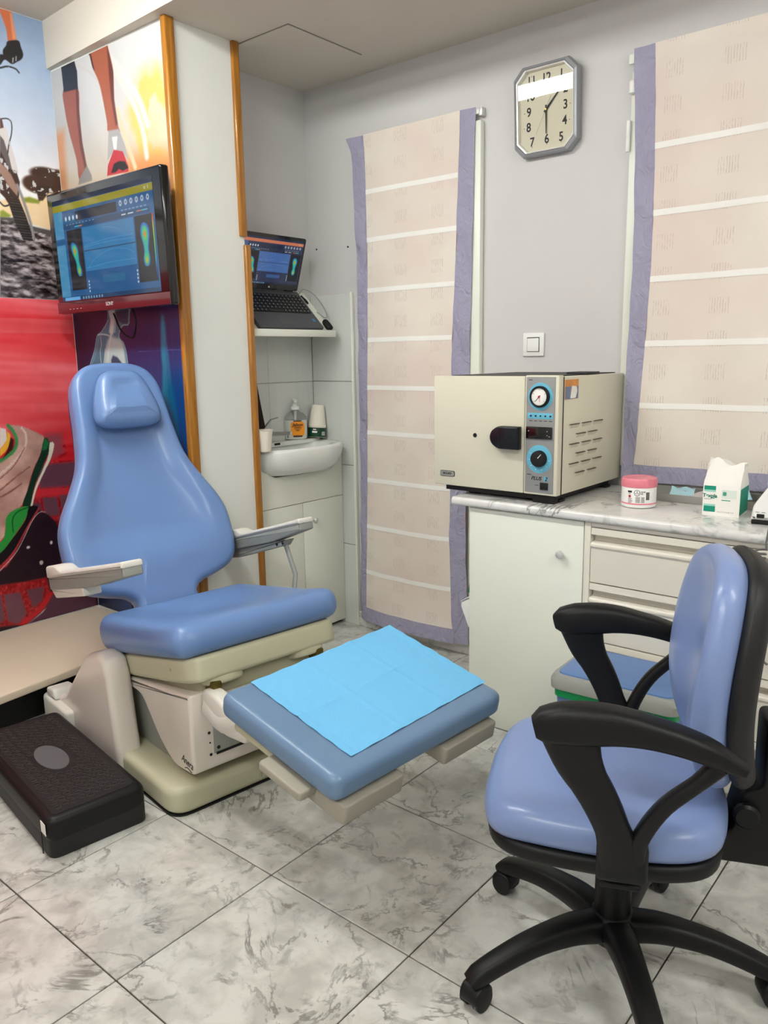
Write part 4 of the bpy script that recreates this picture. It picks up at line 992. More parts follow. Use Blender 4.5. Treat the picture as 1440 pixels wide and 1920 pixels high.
# ================================================================== OFFICE CHAIR (local x forward, y to its left)
OC = thing('office_chair', 'lilac blue swivel chair with black loop armrests and a five-star base', 'chair', (-0.59, 1.45, 0), math.radians(204))
so = smooth_closed([(0.262, -0.10), (0.266, 0.0), (0.262, 0.10), (0.235, 0.19), (0.16, 0.228), (0.0, 0.238), (-0.11, 0.225), (-0.175, 0.18), (-0.20, 0.08), (-0.203, 0.0), (-0.20, -0.08), (-0.175, -0.18), (-0.11, -0.225), (0.0, -0.238), (0.16, -0.228), (0.235, -0.19)], 110)
def oseat(u, v, w): return (u, v, 0.408 + w - 0.020 * max(0, (u - 0.14) / 0.12) ** 2)
pad('seat', so, 0.072, 0.036, m_blue2, OC, oseat, lambda u, v: -0.010 * math.exp(-((u + 0.03) / 0.14) ** 2 - (v / 0.15) ** 2), inner=12)
pad('seat_pan', np.array(so) * 0.975, 0.036, 0.014, m_black, OC, lambda u, v, w: (u, v, 0.374 + w))
box('mechanism', -0.13, 0.10, -0.075, 0.075, 0.325, 0.374, m_black, OC, bev=0.01)
lathe('column_cover', [(0.038, 0.135), (0.038, 0.27), (0.036, 0.275), (0.036, 0.328)], m_black, OC, n=28)
lathe('gas_piston', [(0.014, 0.10), (0.014, 0.33)], m_steel, OC, n=16)
lathe('hub', [(0.040, 0.075), (0.048, 0.085), (0.052, 0.115), (0.048, 0.135), (0.040, 0.145), (0.034, 0.147)], m_black, OC, n=30)
for k in range(5):
    a = math.radians(177.7 + 72 * k); c_, s_ = math.cos(a), math.sin(a)
    pts = smooth_open([(0.030 * c_, 0.030 * s_, 0.112), (0.10 * c_, 0.10 * s_, 0.120), (0.19 * c_, 0.19 * s_, 0.111), (0.27 * c_, 0.27 * s_, 0.088), (0.322 * c_, 0.322 * s_, 0.066), (0.332 * c_, 0.332 * s_, 0.058)], 16)
    rad = [(np.interp(i / 15, [0, 0.4, 1], [0.034, 0.027, 0.0215]), np.interp(i / 15, [0, 0.5, 0.93, 1], [0.030, 0.022, 0.019, 0.012])) for i in range(16)]
    leg = tube('base_leg', pts, rad, m_black, OC, n=16, side=(-s_, c_, 0))
    ca = [14.0, -14.0, 12.0, 26.0, 4.0][k]
    sp = a + math.radians(ca)
    cc = Vector((0.318 * c_, 0.318 * s_, 0)); ax = Vector((-math.sin(sp), math.cos(sp), 0))
    R_ = Matrix(((math.cos(sp), -math.sin(sp), 0, 0), (math.sin(sp), math.cos(sp), 0, 0), (0, 0, 1, 0), (0, 0, 0, 1)))
    ho_ = prism('caster', rounded_poly([(-0.026, 0.018), (0.026, 0.018), (0.028, 0.040), (0.015, 0.056), (-0.015, 0.056), (-0.028, 0.040)], 0.012, 4), 'y', -0.024, 0.024, m_black, OC, bev=0.006)
    ho_.matrix_local = Matrix.Translation(cc) @ R_
    for sd in (-1, 1):
        w = lathe('wheel', [(0.020, -0.009), (0.0245, -0.007), (0.0245, 0.007), (0.020, 0.009)], m_dark, ho_, n=22, loc=(0, sd * 0.0165, 0.0248), rot=(PI / 2, 0, 0))
    rim = lathe('wheel_line', [(0.0249, -0.0012), (0.0252, 0), (0.0249, 0.0012)], m_grey, ho_, n=22, loc=(0, 0.0165, 0.0248), rot=(PI / 2, 0, 0), cap=False)

def arm_loop(side):
    y = 0.28 * side; E = (0, 1, 0)
    ys = lambda dy: y + dy * side
    ar = tube('armrest', smooth_open([(0.152, ys(0.004), 0.682), (0.118, y, 0.690), (0.06, y, 0.697), (0.0, y, 0.698), (-0.072, y, 0.687), (-0.13, y, 0.670), (-0.172, y, 0.650), (-0.188, ys(0), 0.643)], 22),
              [(np.interp(i / 21, [0, 0.06, 0.3, 0.8, 1], [0.016, 0.027, 0.031, 0.027, 0.014]), np.interp(i / 21, [0, 0.04, 0.15, 0.3, 0.55, 0.85, 1], [0.018, 0.030, 0.037, 0.035, 0.025, 0.019, 0.009])) for i in range(22)], m_black, OC, n=18, side=E)
    tube('arm_front_leg', smooth_open([(0.092, y, 0.682), (0.074, y, 0.622), (0.040, ys(-0.003), 0.560), (0.018, ys(-0.008), 0.510), (0.004, ys(-0.016), 0.462), (-0.002, ys(-0.022), 0.425)], 18),
         [(np.interp(i / 17, [0, 0.3, 1], [0.022, 0.016, 0.017]), np.interp(i / 17, [0, 0.15, 0.35, 0.7, 1], [0.052, 0.044, 0.034, 0.030, 0.040])) for i in range(18)], m_black, ar, n=14, side=E)
    tube('arm_rear_strut', smooth_open([(-0.148, y, 0.648), (-0.115, y, 0.610), (-0.072, ys(-0.003), 0.565), (-0.045, ys(-0.008), 0.520), (-0.028, ys(-0.014), 0.475), (-0.024, ys(-0.02), 0.44)], 16),
         [(0.014, np.interp(i / 15, [0, 0.2, 0.8, 1], [0.016, 0.0125, 0.015, 0.02])) for i in range(16)], m_black, ar, n=12, side=E)
    bm = bmesh.new(); add_box(bm, -0.048, 0.040, min(ys(-0.045), ys(-0.008)), max(ys(-0.045), ys(-0.008)), 0.395, 0.470, 0.010, 3); mkobj('arm_foot', bm, m_black, ar, smooth=True)
    bm = bmesh.new(); add_box(bm, -0.040, 0.032, min(ys(-0.17), ys(-0.040)), max(ys(-0.17), ys(-0.040)), 0.362, 0.374, 0.003, 1); mkobj('arm_mount', bm, m_black, ar, smooth=True)
arm_loop(1); arm_loop(-1)
# backrest: upholstered pad in a black shell, slightly turned
BY = math.radians(2.5)
def oback(u, v, w):      # u across, v up, w forward out of the pad
    curve = 0.75 * u * u + 0.022 * math.sin(min(1, max(0, v / 0.40)) * PI) * (1.2 - v / 0.43)
    x = w + curve; yy = u
    return (-0.206 + x * math.cos(BY) - yy * math.sin(BY), x * math.sin(BY) + yy * math.cos(BY), 0.512 + v)
oo = smooth_closed([(-0.10, 0.0), (0.0, -0.006), (0.10, 0.0), (0.155, 0.04), (0.181, 0.12), (0.188, 0.21), (0.178, 0.31), (0.142, 0.39), (0.082, 0.425), (0.0, 0.432), (-0.082, 0.425), (-0.142, 0.39), (-0.178, 0.31), (-0.188, 0.21), (-0.181, 0.12), (-0.155, 0.04)], 110)
pad('backrest', oo, 0.062, 0.030, m_blue2, OC, oback, lambda u, v: 0.016 * math.exp(-((v - 0.13) / 0.09) ** 2) - 0.012 * math.exp(-(u / 0.09) ** 2), inner=12)
pad('back_shell', np.array(oo) * np.array([0.995, 0.99]) + np.array([0, 0.002]), 0.046, 0.030, m_shell, OC, lambda u, v, w: oback(u, v, 0.004 - w))
prism('back_arm', rounded_poly([(-0.115, 0.325), (-0.30, 0.325), (-0.318, 0.36), (-0.315, 0.47), (-0.300, 0.62), (-0.262, 0.62), (-0.262, 0.49), (-0.228, 0.478), (-0.212, 0.395), (-0.115, 0.375)], 0.014, 4), 'y', -0.05, 0.05, m_black, OC, bev=0.008)
lathe('back_knob', [(0.012, 0), (0.024, 0.004), (0.025, 0.016), (0.020, 0.022)], m_black, OC, n=14, loc=(-0.235, 0.05, 0.437), rot=(-PI / 2, 0, 0))
box('lever', 0.00, 0.02, -0.20, -0.07, 0.345, 0.353, m_black, OC, bev=0.003)

# ================================================================== CURTAINS
m_sheer = cloth('beige sheer cloth', (248, 238, 227), 'sheer', see=0.12)
m_lav = cloth('lavender hem cloth', (168, 165, 188), 'wrinkled')
m_tape = cloth('white tape', (254, 250, 242), 'plain')
def interp(tab, z): 
    zs = [t[0] for t in tab]; return float(np.interp(z, zs, [t[1] for t in tab]))
def curtain(name, label, xl, xli, xri, xr, ztop, zbot_in, zbot, tapes, y0, fold, has_right=True):
    """xl, xli, xri, xr: tables of (z, x) rising in z: outer left, inner left, inner right, outer right edges"""
    cu_ = thing(name, label, 'curtain', (0, 0, 0))
    def yy(s, z):      # soft folds, stronger near the bottom
        q = (ztop - z) / (ztop - zbot)
        return y0 - fold(s, q) - 0.0035 * math.sin(s * 9 + z * 2.2) * (0.3 + q) - 0.002 * math.sin(s * 23 + z * 5) * q
    def sheet(nm, e0, e1, za, zb, nx, nz, m, dy=0.0, s0=0.0, s1=1.0, wob=0.0):
        bm = bmesh.new(); g = []
        for j in range(nz + 1):
            row = []
            for i in range(nx + 1):
                s = i / nx; q = j / nz
                z0_, z1_ = (za(s) if callable(za) else za), (zb(s) if callable(zb) else zb)
                z = z0_ + (z1_ - z0_) * q
                x = e0(z) + (e1(z) - e0(z)) * s
                S = (x - xl[0][1]) / (xr[0][1] - xl[0][1])
                row.append(bm.verts.new((x, yy(S, z) + dy + wob * math.sin(z * 26 + s * 3) * math.sin(z * 7.3 + 1) , z)))
            g.append(row)
        for j in range(nz):
            for i in range(nx): bm.faces.new((g[j][i], g[j][i + 1], g[j + 1][i + 1], g[j + 1][i]))
        return mkobj(nm, bm, m, cu_, smooth=True)
    E = [lambda z, t=t: interp(t, z) for t in (xl, xli, xri, xr)]
    zt = lambda s: ztop
    sheet('sheer_panel', E[1], E[2], zbot_in, ztop, 40, 120, m_sheer)
    sheet('side_border', E[0], E[1], zbot, ztop, 8, 140, m_lav, 0.0, wob=0.004)
    if has_right: sheet('side_border', E[2], E[3], zbot, ztop, 8, 140, m_lav, 0.0, wob=0.004)
    sheet('bottom_border', E[1], E[2], zbot, zbot_in, 40, 8, m_lav, -0.0005)
    for tz_ in tapes:
        sheet('tape', E[1], E[2], tz_ - 0.010, tz_ + 0.010, 40, 2, m_tape, -0.0016)
    sheet('top_casing', E[1], E[2], ztop - 0.045, ztop, 30, 3, m_sheer, -0.0015)
    return cu_
cl = curtain('long_curtain', 'long beige curtain with lavender borders over the balcony door', 
    [(0.05, -2.450), (0.35, -2.440), (0.74, -2.435), (1.23, -2.438), (1.70, -2.440), (2.05, -2.455), (2.19, -2.462), (2.25, -2.490)],
    [(0.05, -2.398), (0.35, -2.395), (0.74, -2.386), (1.23, -2.383), (1.70, -2.377), (2.03, -2.380), (2.25, -2.388)],
    [(0.05, -1.885), (0.19, -1.899), (0.55, -1.917), (1.37, -1.918), (1.66, -1.905), (2.03, -1.893), (2.25, -1.884)],
    [(0.05, -1.825), (0.55, -1.845), (1.34, -1.833), (1.66, -1.825), (2.02, -1.818), (2.25, -1.814)],
    2.247, 0.128, 0.062, [2.012, 1.812, 1.597, 1.382, 1.171, 0.967, 0.747, 0.527, 0.306], 2.766,
    lambda s, q: 0.055 * math.sin(min(1, max(0, s)) * PI) ** 0.8 * q * q + 0.012 * q)
rod = thing('curtain_rod', 'white flat curtain rod at the top of the long curtain', 'curtain rod', (0, 0, 0))
box('rod', -2.47, -1.800, 2.772, 2.780, 2.222, 2.240, m_cab, rod, bev=0.002)
for bx in (-2.40, -1.797): box('rod_bracket', bx - 0.008, bx + 0.008, 2.772, 2.7995, 2.215, 2.246, m_steel if bx > -2 else m_cab, rod, bev=0.002)
cr = curtain('short_curtain', 'short beige curtain with lavender borders over the window by the clock',
    [(0.86, -1.159), (1.35, -1.160), (1.60, -1.155), (1.95, -1.165), (2.31, -1.186)],
    [(0.86, -1.120), (0.97, -1.109), (1.35, -1.094), (1.60, -1.088), (1.94, -1.095), (2.31, -1.113)],
    [(0.86, 0.055), (2.31, 0.06)], [(0.86, 0.12), (2.31, 0.13)],
    2.305, 0.915, 0.856, [1.985, 1.771, 1.555, 1.339, 1.125], 2.764,
    lambda s, q: 0.016 * math.sin(min(1, max(0, s)) * 5 * PI) ** 2 * q + 0.014 * q)
rod = thing('curtain_rod', 'white flat curtain rod at the top of the short curtain', 'curtain rod', (0, 0, 0))
box('rod', -1.205, 0.14, 2.772, 2.780, 2.262, 2.292, m_cab, rod, bev=0.002)
for bx in (-1.15, 0.12): box('rod_bracket', bx - 0.008, bx + 0.008, 2.780, 2.7995, 2.255, 2.29, m_cab, rod, bev=0.002)

# ================================================================== WASH ALCOVE
YA0, YA1 = 2.232, 2.786
bc = thing('washbasin_cabinet', 'white two-door cabinet under the washbasin in the alcove', 'cabinet', (0, 0, 0))
XB = -2.585
box('body', XA + 0.014, XB - 0.018, YA0, YA1, 0.02, 0.780, m_cab, bc)
prism('top_panel', [(YA0, 0.652), (YA1, 0.652), (YA1, 0.866), (2.779, 0.866), (2.752, 0.824), (2.68, 0.789), (2.515, 0.785), (2.35, 0.789), (2.278, 0.824), (2.251, 0.866), (YA0, 0.866)], 'x', XB - 0.017, XB, m_cab, bc, smooth=False)
box('door', XB - 0.017, XB, YA0, 2.514, 0.02, 0.649, m_cab, bc, bev=0.0012)
d2 = box('door', XB - 0.017, XB, 2.517, YA1, 0.02, 0.649, m_cab, bc, bev=0.0012)
lathe('knob', [(0.004, 0), (0.005, 0.008), (0.011, 0.013), (0.0125, 0.019), (0.009, 0.024), (0.003, 0.025)], m_steel, d2, n=18, loc=(XB, 2.583, 0.560), rot=(0, PI / 2, 0))
box('plinth', XA + 0.02, XB - 0.03, YA0, YA1, 0.0, 0.02, m_dark, bc)
# washbasin
bs = thing('washbasin', 'white porcelain washbasin bulging out of the alcove', 'washbasin', (0, 0, 0))
BYC = 2.515
def rim_pt(t, inset):      # half-ellipse front from wall to wall, flat back; t in 0..1 around
    n_b = 0.30
    if t < 1 - n_b:
        a = t / (1 - n_b) * PI
        return (-2.68 + (0.185 - inset) * abs(math.sin(a)) ** 0.75, BYC - (0.268 - inset) * math.cos(a))
    q = (t - (1 - n_b)) / n_b
    yv = BYC + (0.268 - inset) * (1 - 2 * q)
    return (XA + 0.016 + inset - 0.0 * q if 0.05 < q < 0.95 else -2.72, yv)
def bring2(inset, z, n=64):
    # stadium-like outline: front superellipse + straight back
    pts = []
    for i in range(n):
        a = 2 * PI * i / n; c_, s_ = math.cos(a), math.sin(a)
        yv = BYC + (0.268 - inset) * math.copysign(abs(c_) ** 0.62, c_)
        if s_ >= 0: xv = -2.66 + (0.180 - inset) * abs(s_) ** 0.8
        else: xv = -2.66 - (0.098 - inset * 0.6) * abs(s_) ** 0.35
        pts.append((xv, yv, z))
    return pts
ZR = 0.918
bm = bmesh.new()
def bott(f, z, dx=0.0):      # bowl underside, shrinking towards the cabinet
    return [(-2.66 + (p[0] + 2.66) * f + dx, BYC + (p[1] - BYC) * f, z) for p in bring2(0.0, z)]
rings = [bott(0.55, ZR - 0.125), bott(0.78, ZR - 0.118), bott(0.92, ZR - 0.088), bott(0.985, ZR - 0.045), bring2(0.0, ZR - 0.015), bring2(0.004, ZR - 0.003), bring2(0.010, ZR), bring2(0.020, ZR - 0.002)]
inner_c = lambda f, z: [(-2.625 + (p[0] + 2.625) * f, BYC + (p[1] - BYC) * f, z) for p in bring2(0.03, z)]
rings += [inner_c(0.90, ZR - 0.010), inner_c(0.80, ZR - 0.045), inner_c(0.62, ZR - 0.085), inner_c(0.30, ZR - 0.100), inner_c(0.06, ZR - 0.103)]
skin(bm, rings); mkobj('bowl', bm, m_porc, bs, smooth=True, angle=60)
# raised back ledge
prism('back_ledge', rounded_poly([(XA + 0.0125, BYC - 0.262), (-2.705, BYC - 0.262), (-2.705, BYC + 0.262), (XA + 0.0125, BYC + 0.262)], 0.02, 4), 'z', ZR - 0.012, ZR + 0.008, m_porc, bs, bev=0.006)
box('overflow_slot', -2.706, -2.7035, 2.465, 2.50, ZR - 0.004, ZR + 0.006, m_dark, bs)
# tap
tp_ = thing('tap', 'chrome single-lever tap on the washbasin', 'tap', (-2.722, 2.43, ZR + 0.0085))
lathe('tap_body', [(0.024, 0), (0.024, 0.006), (0.020, 0.010), (0.019, 0.060), (0.015, 0.066)], m_chrome, tp_, n=24)
tube('spout', [(0.005, 0.0, 0.040), (0.05, 0.022, 0.044), (0.095, 0.045, 0.047), (0.112, 0.053, 0.046)], [(0.013, 0.012), (0.012, 0.011), (0.013, 0.010), (0.014, 0.009)], m_chrome, tp_, n=16, side=(-0.45, 0.9, 0))
lathe('aerator', [(0.010, 0), (0.010, 0.014)], m_chrome, tp_, n=18, loc=(0.104, 0.049, 0.026))
tube('lever', [(0.0, 0.0, 0.066), (0.010, 0.006, 0.088), (0.024, 0.014, 0.108), (0.052, 0.030, 0.118)], [(0.010, 0.008), (0.008, 0.006), (0.008, 0.004), (0.007, 0.003)], m_chrome, tp_, n=12, side=(-0.6, 0.8, 0))
# paper cup standing on the basin rim
m_cup = mat('cream paper cup', (238, 232, 218), 0.6)
def cup_prof(h=0.078, r0=0.0235, r1=0.034): return [(r0, 0), (r0 + 0.0003, 0.001), (r1 - 0.001, h - 0.003), (r1 + 0.0012, h - 0.002), (r1 + 0.0012, h), (r1 - 0.002, h), (r0 - 0.001, 0.004)]
cu1 = lathe('paper_cup', cup_prof(0.092, 0.027, 0.038), m_cup, None, n=32, loc=(-2.545, 2.262, ZR + 0.0005))
tag(cu1, 'single cream paper cup standing on the basin beside the wooden trim', 'cup')
# soap dispenser
sb_ = thing('soap_bottle', 'clear pump bottle of liquid soap with an orange label on the basin', 'soap bottle', (-2.735, 2.632, ZR + 0.0085), math.radians(-40))
sb_.scale = (1.2, 1.25, 1.13)
def sring(sx, sy, z): return [(sx * math.copysign(abs(math.cos(2 * PI * i / 36)) ** 0.7, math.cos(2 * PI * i / 36)), sy * math.copysign(abs(math.sin(2 * PI * i / 36)) ** 0.7, math.sin(2 * PI * i / 36)), z) for i in range(36)]
m_soap = mat('cloudy liquid soap', (204, 206, 196), 0.25, coat=0.3)
m_clear = mat('clear plastic', (226, 230, 228), 0.08, trans=0.9, ior=1.2)
bm = bmesh.new(); skin(bm, [sring(0.018, 0.032, 0), sring(0.025, 0.041, 0.004), sring(0.027, 0.044, 0.02), sring(0.027, 0.044, 0.082)]); mkobj('soap_fill', bm, m_soap, sb_, smooth=True)
bm = bmesh.new(); skin(bm, [sring(0.0272, 0.0443, 0.0822), sring(0.026, 0.043, 0.094), sring(0.021, 0.033, 0.108), sring(0.013, 0.016, 0.118), sring(0.012, 0.0135, 0.125)]); mkobj('bottle_shoulder', bm, m_clear, sb_, smooth=True)
lathe('pump_collar', [(0.0155, 0.125), (0.0155, 0.137), (0.010, 0.140), (0.007, 0.150), (0.007, 0.156)], m_white, sb_, n=20)
tube('pump_spout', [(-0.006, 0, 0.162), (0.004, 0, 0.164), (0.02, 0.0, 0.163), (0.034, 0.0, 0.158)], [(0.009, 0.007), (0.011, 0.008), (0.009, 0.006), (0.005, 0.004)], m_white, sb_, n=12, side=(0, 1, 0))
lathe('dip_tube', [(0.005, 0.083), (0.006, 0.12)], m_white, sb_, n=10)
m_orange = mat('orange label', (240, 150, 22), 0.45)
def wrap_label(z0, z1, hw, m, nm, dx=0.0, off=0.0):
    bm = bmesh.new(); ns = 12; rows = []
    for j in range(13):
        z = z0 + (z1 - z0) * j / 12; e = math.sqrt(max(0, 1 - ((j / 12 - 0.5) * 2) ** 6)); row = []
        for i in range(ns + 1):
            yv = off + hw * e * (2 * i / ns - 1); t = min(0.999, abs(yv) / 0.0445)
            xv = 0.0275 * (1 - t ** (2 / 0.7)) ** (0.35) + 0.0006 + dx
            row.append(bm.verts.new((xv, yv, z)))
        rows.append(row)
    for j in range(12):
        for i in range(ns): bm.faces.new((rows[j][i], rows[j][i + 1], rows[j + 1][i + 1], rows[j + 1][i]))
    return mkobj(nm, bm, m, sb_, smooth=True)
wrap_label(0.012, 0.080, 0.026, m_orange, 'label', off=0.006)
m_brown = mat('dark brown print', (54, 26, 20), 0.5)
for (z0, z1, hw) in ((0.0765, 0.0815, 0.016), (0.012, 0.019, 0.018)): wrap_label(z0, z1, hw, m_brown, 'label_band', 0.0006, off=0.006)
text_mesh('label_print', 'Jabon', 0.017, m_brown, sb_, (0.0292, 0.006, 0.063), (PI / 2, 0, PI / 2), shear=0.25, bold=0.0004)
for (zl, hw) in ((0.0525, 0.014), (0.046, 0.013), (0.039, 0.007)): wrap_label(zl - 0.0016, zl + 0.0016, hw, m_brown, 'label_line', 0.0006, off=0.006)
# sleeve of paper cups
cs_ = thing('cup_stack', 'stack of upside-down cream paper cups in a dark green wrapper leaning on the basin', 'cup stack', (-2.700, 2.7375, ZR + 0.0125))
cs_.rotation_euler = (math.radians(-6), math.radians(0), 0); cs_.scale = (1.22, 1.22, 1.25)
lathe('cups', [(0.0345, 0.0), (0.0355, 0.002), (0.0345, 0.040), (0.0352, 0.042), (0.0352, 0.045), (0.034, 0.046), (0.0245, 0.122), (0.023, 0.123), (0.022, 0.121)], m_cup, cs_, n=32)
lathe('wrapper', [(0.0362, 0.001), (0.0364, 0.002), (0.0356, 0.035), (0.0354, 0.036)], mat('dark green wrapper', (14, 62, 42), 0.35, var=0.15), cs_, n=32, cap=False)
bm = bmesh.new()
WA = math.atan2(-2.742, 2.717) 
on_jar(bm, WA - 0.55, WA + 0.02, 0.016, 0.023, 0.0368); on_jar(bm, WA - 0.45, WA - 0.10, 0.027, 0.031, 0.0366); on_jar(bm, WA + 0.55, WA + 0.98, 0.008, 0.021, 0.0369)
mkobj('wrapper_print', bm, m_paperw, cs_)
bm = bmesh.new()
for q in range(6): on_jar(bm, WA + 0.60 + q * 0.058, WA + 0.63 + q * 0.058, 0.010, 0.019, 0.0371, 1)
mkobj('barcode', bm, m_ink, cs_)
# unidentified dark item behind the cup, built as a hanging cloth
br = tag(prism('dark_towel', rounded_poly([(2.32, 0.94), (2.462, 0.94), (2.456, 1.00), (2.436, 1.10), (2.418, 1.195), (2.39, 1.29), (2.32, 1.31)], 0.004, 2), 'x', -2.7625, -2.750, mat('dark brown terry', (40, 26, 20), 0.95, var=0.3, vscale=60, bump=0.6, bscale=300), bev=0.004), 'narrow dark brown hanging cloth behind the paper cup in the alcove', 'towel')

# tilted laptop shelf
shf = thing('laptop_shelf', 'white tilted wall shelf with a front lip holding the laptop', 'shelf', (0, 0, 0))
TA = math.atan2(1.600 - 1.425, -2.752 + 2.575)
def shelf_pt(d, y, w):      # d up the slope from the front edge, w above the board
    ca_, sa_ = math.cos(PI / 4.0), math.sin(PI / 4.0)
    return (-2.572 - d * ca_ + w * sa_, y, 1.424 + d * sa_ + w * ca_)
prism('board', [(0, 2.222), (0.262, 2.222), (0.262, 2.735), (0, 2.735)], 'z', -0.012, 0.0, m_cab, shf, smooth=False, fmap=lambda x, y, z: shelf_pt(x, y, z))
box('front_lip', -2.572, -2.553, 2.222, 2.738, 1.400, 1.431, m_cab, shf, bev=0.003)
prism('end_bracket', [(-2.573, 1.4135), (XA + 0.0145, 1.4135), (XA + 0.0145, 1.598)], 'y', 2.722, 2.7345, m_cab, shf, smooth=False)
prism('end_bracket', [(-2.573, 1.4135), (XA + 0.0145, 1.4135), (XA + 0.0145, 1.598)], 'y', 2.2225, 2.235, m_cab, shf, smooth=False)

# laptop
lt = thing('laptop', 'open dark grey laptop with black keyboard leaning on the tilted shelf', 'laptop', (0, 0, 0))
m_lap = mat('dark grey aluminium', (84, 86, 90), 0.4, metal=0.5)
LY0, LY1 = 2.285, 2.672
prism('base', rounded_poly([(0.004, LY0), (0.246, LY0), (0.246, LY1), (0.004, LY1)], 0.01, 4), 'z', 0.0006, 0.018, m_lap, lt, bev=0.003, fmap=lambda x, y, z: shelf_pt(x, y, z))
prism('keyboard_well', [(0.098, LY0 + 0.022), (0.218, LY0 + 0.022), (0.218, LY1 - 0.022), (0.098, LY1 - 0.022)], 'z', 0.018, 0.0186, m_dark, lt, smooth=False, fmap=lambda x, y, z: shelf_pt(x, y, z))
m_key = mat('black key caps', (20, 20, 22), 0.4)
key_mesh = None
for row in range(6):
    for c_ in range(15):
        d0 = 0.101 + row * 0.0193; y0_ = LY0 + 0.025 + c_ * 0.0233
        if row == 0 and 3 < c_ < 8:
            if c_ == 4: prism('key', [(d0, y0_), (d0 + 0.0165, y0_), (d0 + 0.0165, y0_ + 0.09), (d0, y0_ + 0.09)], 'z', 0.0186, 0.0206, m_key, lt, smooth=False, fmap=lambda x, y, z: shelf_pt(x, y, z))
            continue
        if key_mesh is None:
            bm = bmesh.new(); add_box(bm, 0, 0.0165, 0, 0.0205, 0, 0.002)
            v = [bm.verts.new(p) for p in ((0.008, 0.006, 0.0021), (0.012, 0.006, 0.0021), (0.012, 0.009, 0.0021), (0.008, 0.009, 0.0021))]
            fl = bm.faces.new(v); fl.material_index = 1
            k_ = mkobj('key', bm, m_key, lt); key_mesh = k_.data; key_mesh.materials.append(m_paperw)
        else:
            k_ = bpy.data.objects.new('key', key_mesh); COL.objects.link(k_); k_.parent = lt
        k_.location = shelf_pt(d0, y0_, 0.0186); k_.rotation_euler = (0, PI / 4, PI) if False else (0, 0, 0)
        k_.matrix_local = Matrix.Translation(shelf_pt(d0, y0_, 0.0186)) @ Matrix(((-math.cos(PI / 4), 0, math.sin(PI / 4), 0), (0, 1, 0, 0), (math.sin(PI / 4), 0, math.cos(PI / 4), 0), (0, 0, 0, 1)))
prism('touchpad', [(0.022, 2.42), (0.080, 2.42), (0.080, 2.53), (0.022, 2.53)], 'z', 0.0178, 0.0184, mat('touchpad grey', (70, 72, 75), 0.35), lt, smooth=False, fmap=lambda x, y, z: shelf_pt(x, y, z))
prism('blue_sticker', [(0.045, 2.632), (0.062, 2.632), (0.062, 2.646), (0.045, 2.646)], 'z', 0.018, 0.0184, mat('sticker blue', (60, 130, 200), 0.3), lt, smooth=False, fmap=lambda x, y, z: shelf_pt(x, y, z))
hx, hz = shelf_pt(0.246, 0, 0.014)[0], shelf_pt(0.246, 0, 0.014)[2]
LTILT = math.radians(-18)
def lid_pt(x, y, z):      # x thickness towards the user, z up the lid
    return (hx + 0.004 - z * math.sin(LTILT) + x * math.cos(LTILT), y, hz + 0.004 + z * math.cos(LTILT) + x * math.sin(LTILT))
prism('lid', rounded_poly([(LY0 + 0.002, 0.0), (LY1 - 0.002, 0.0), (LY1 - 0.002, 0.236), (LY0 + 0.002, 0.236)], 0.012, 5), 'x', -0.004, 0.003, m_bezel, lt, bev=0.002, fmap=lid_pt)
lathe('lid_logo', [(0.0045, 0), (0.0045, 0.0006)], m_silver2, lt, n=18, loc=lid_pt(0.0031, 2.49, 0.0125), rot=(0, PI / 2, 0))
tube('hinge', [(hx, LY0 + 0.03, hz), (hx, LY0 + 0.08, hz)], 0.006, m_black, lt, n=10)
tube('hinge', [(hx, LY1 - 0.08, hz), (hx, LY1 - 0.03, hz)], 0.006, m_black, lt, n=10)
# cables on the shelf
def sp(d, y, w): return shelf_pt(d, y, w)
tag(tube('laptop_cable', smooth_open([sp(0.235, 2.680, 0.012), sp(0.250, 2.71, 0.03), sp(0.21, 2.745, 0.036), sp(0.14, 2.763, 0.024), sp(0.09, 2.757, 0.012), sp(0.085, 2.735, 0.010), sp(0.12, 2.712, 0.010)], 34), 0.0022, mat('grey cable', (150, 150, 146), 0.5), n=8), 'thin grey cable curling on the shelf right of the laptop', 'cable')
tag(tube('power_plug', smooth_open([sp(0.225, 2.687, 0.012), sp(0.20, 2.692, 0.012), sp(0.175, 2.697, 0.010)], 8), [0.004, 0.004, 0.004, 0.005, 0.006, 0.006, 0.006, 0.004], m_black, n=10), 'black angled plug at the right edge of the laptop', 'plug')
bm = bmesh.new()
ms = smooth_closed([(-0.008, -0.014), (0.024, -0.017), (0.046, -0.010), (0.048, 0.010), (0.024, 0.017), (-0.008, 0.014)], 40)
mo = pad('mouse', ms, 0.026, 0.012, m_dark, None, lambda u, v, w: shelf_pt(u + 0.006 + 0.006, v + 2.7135, w + 0.0006), crown=0.004)
tag(mo, 'small black mouse at the right front corner of the laptop shelf', 'mouse')

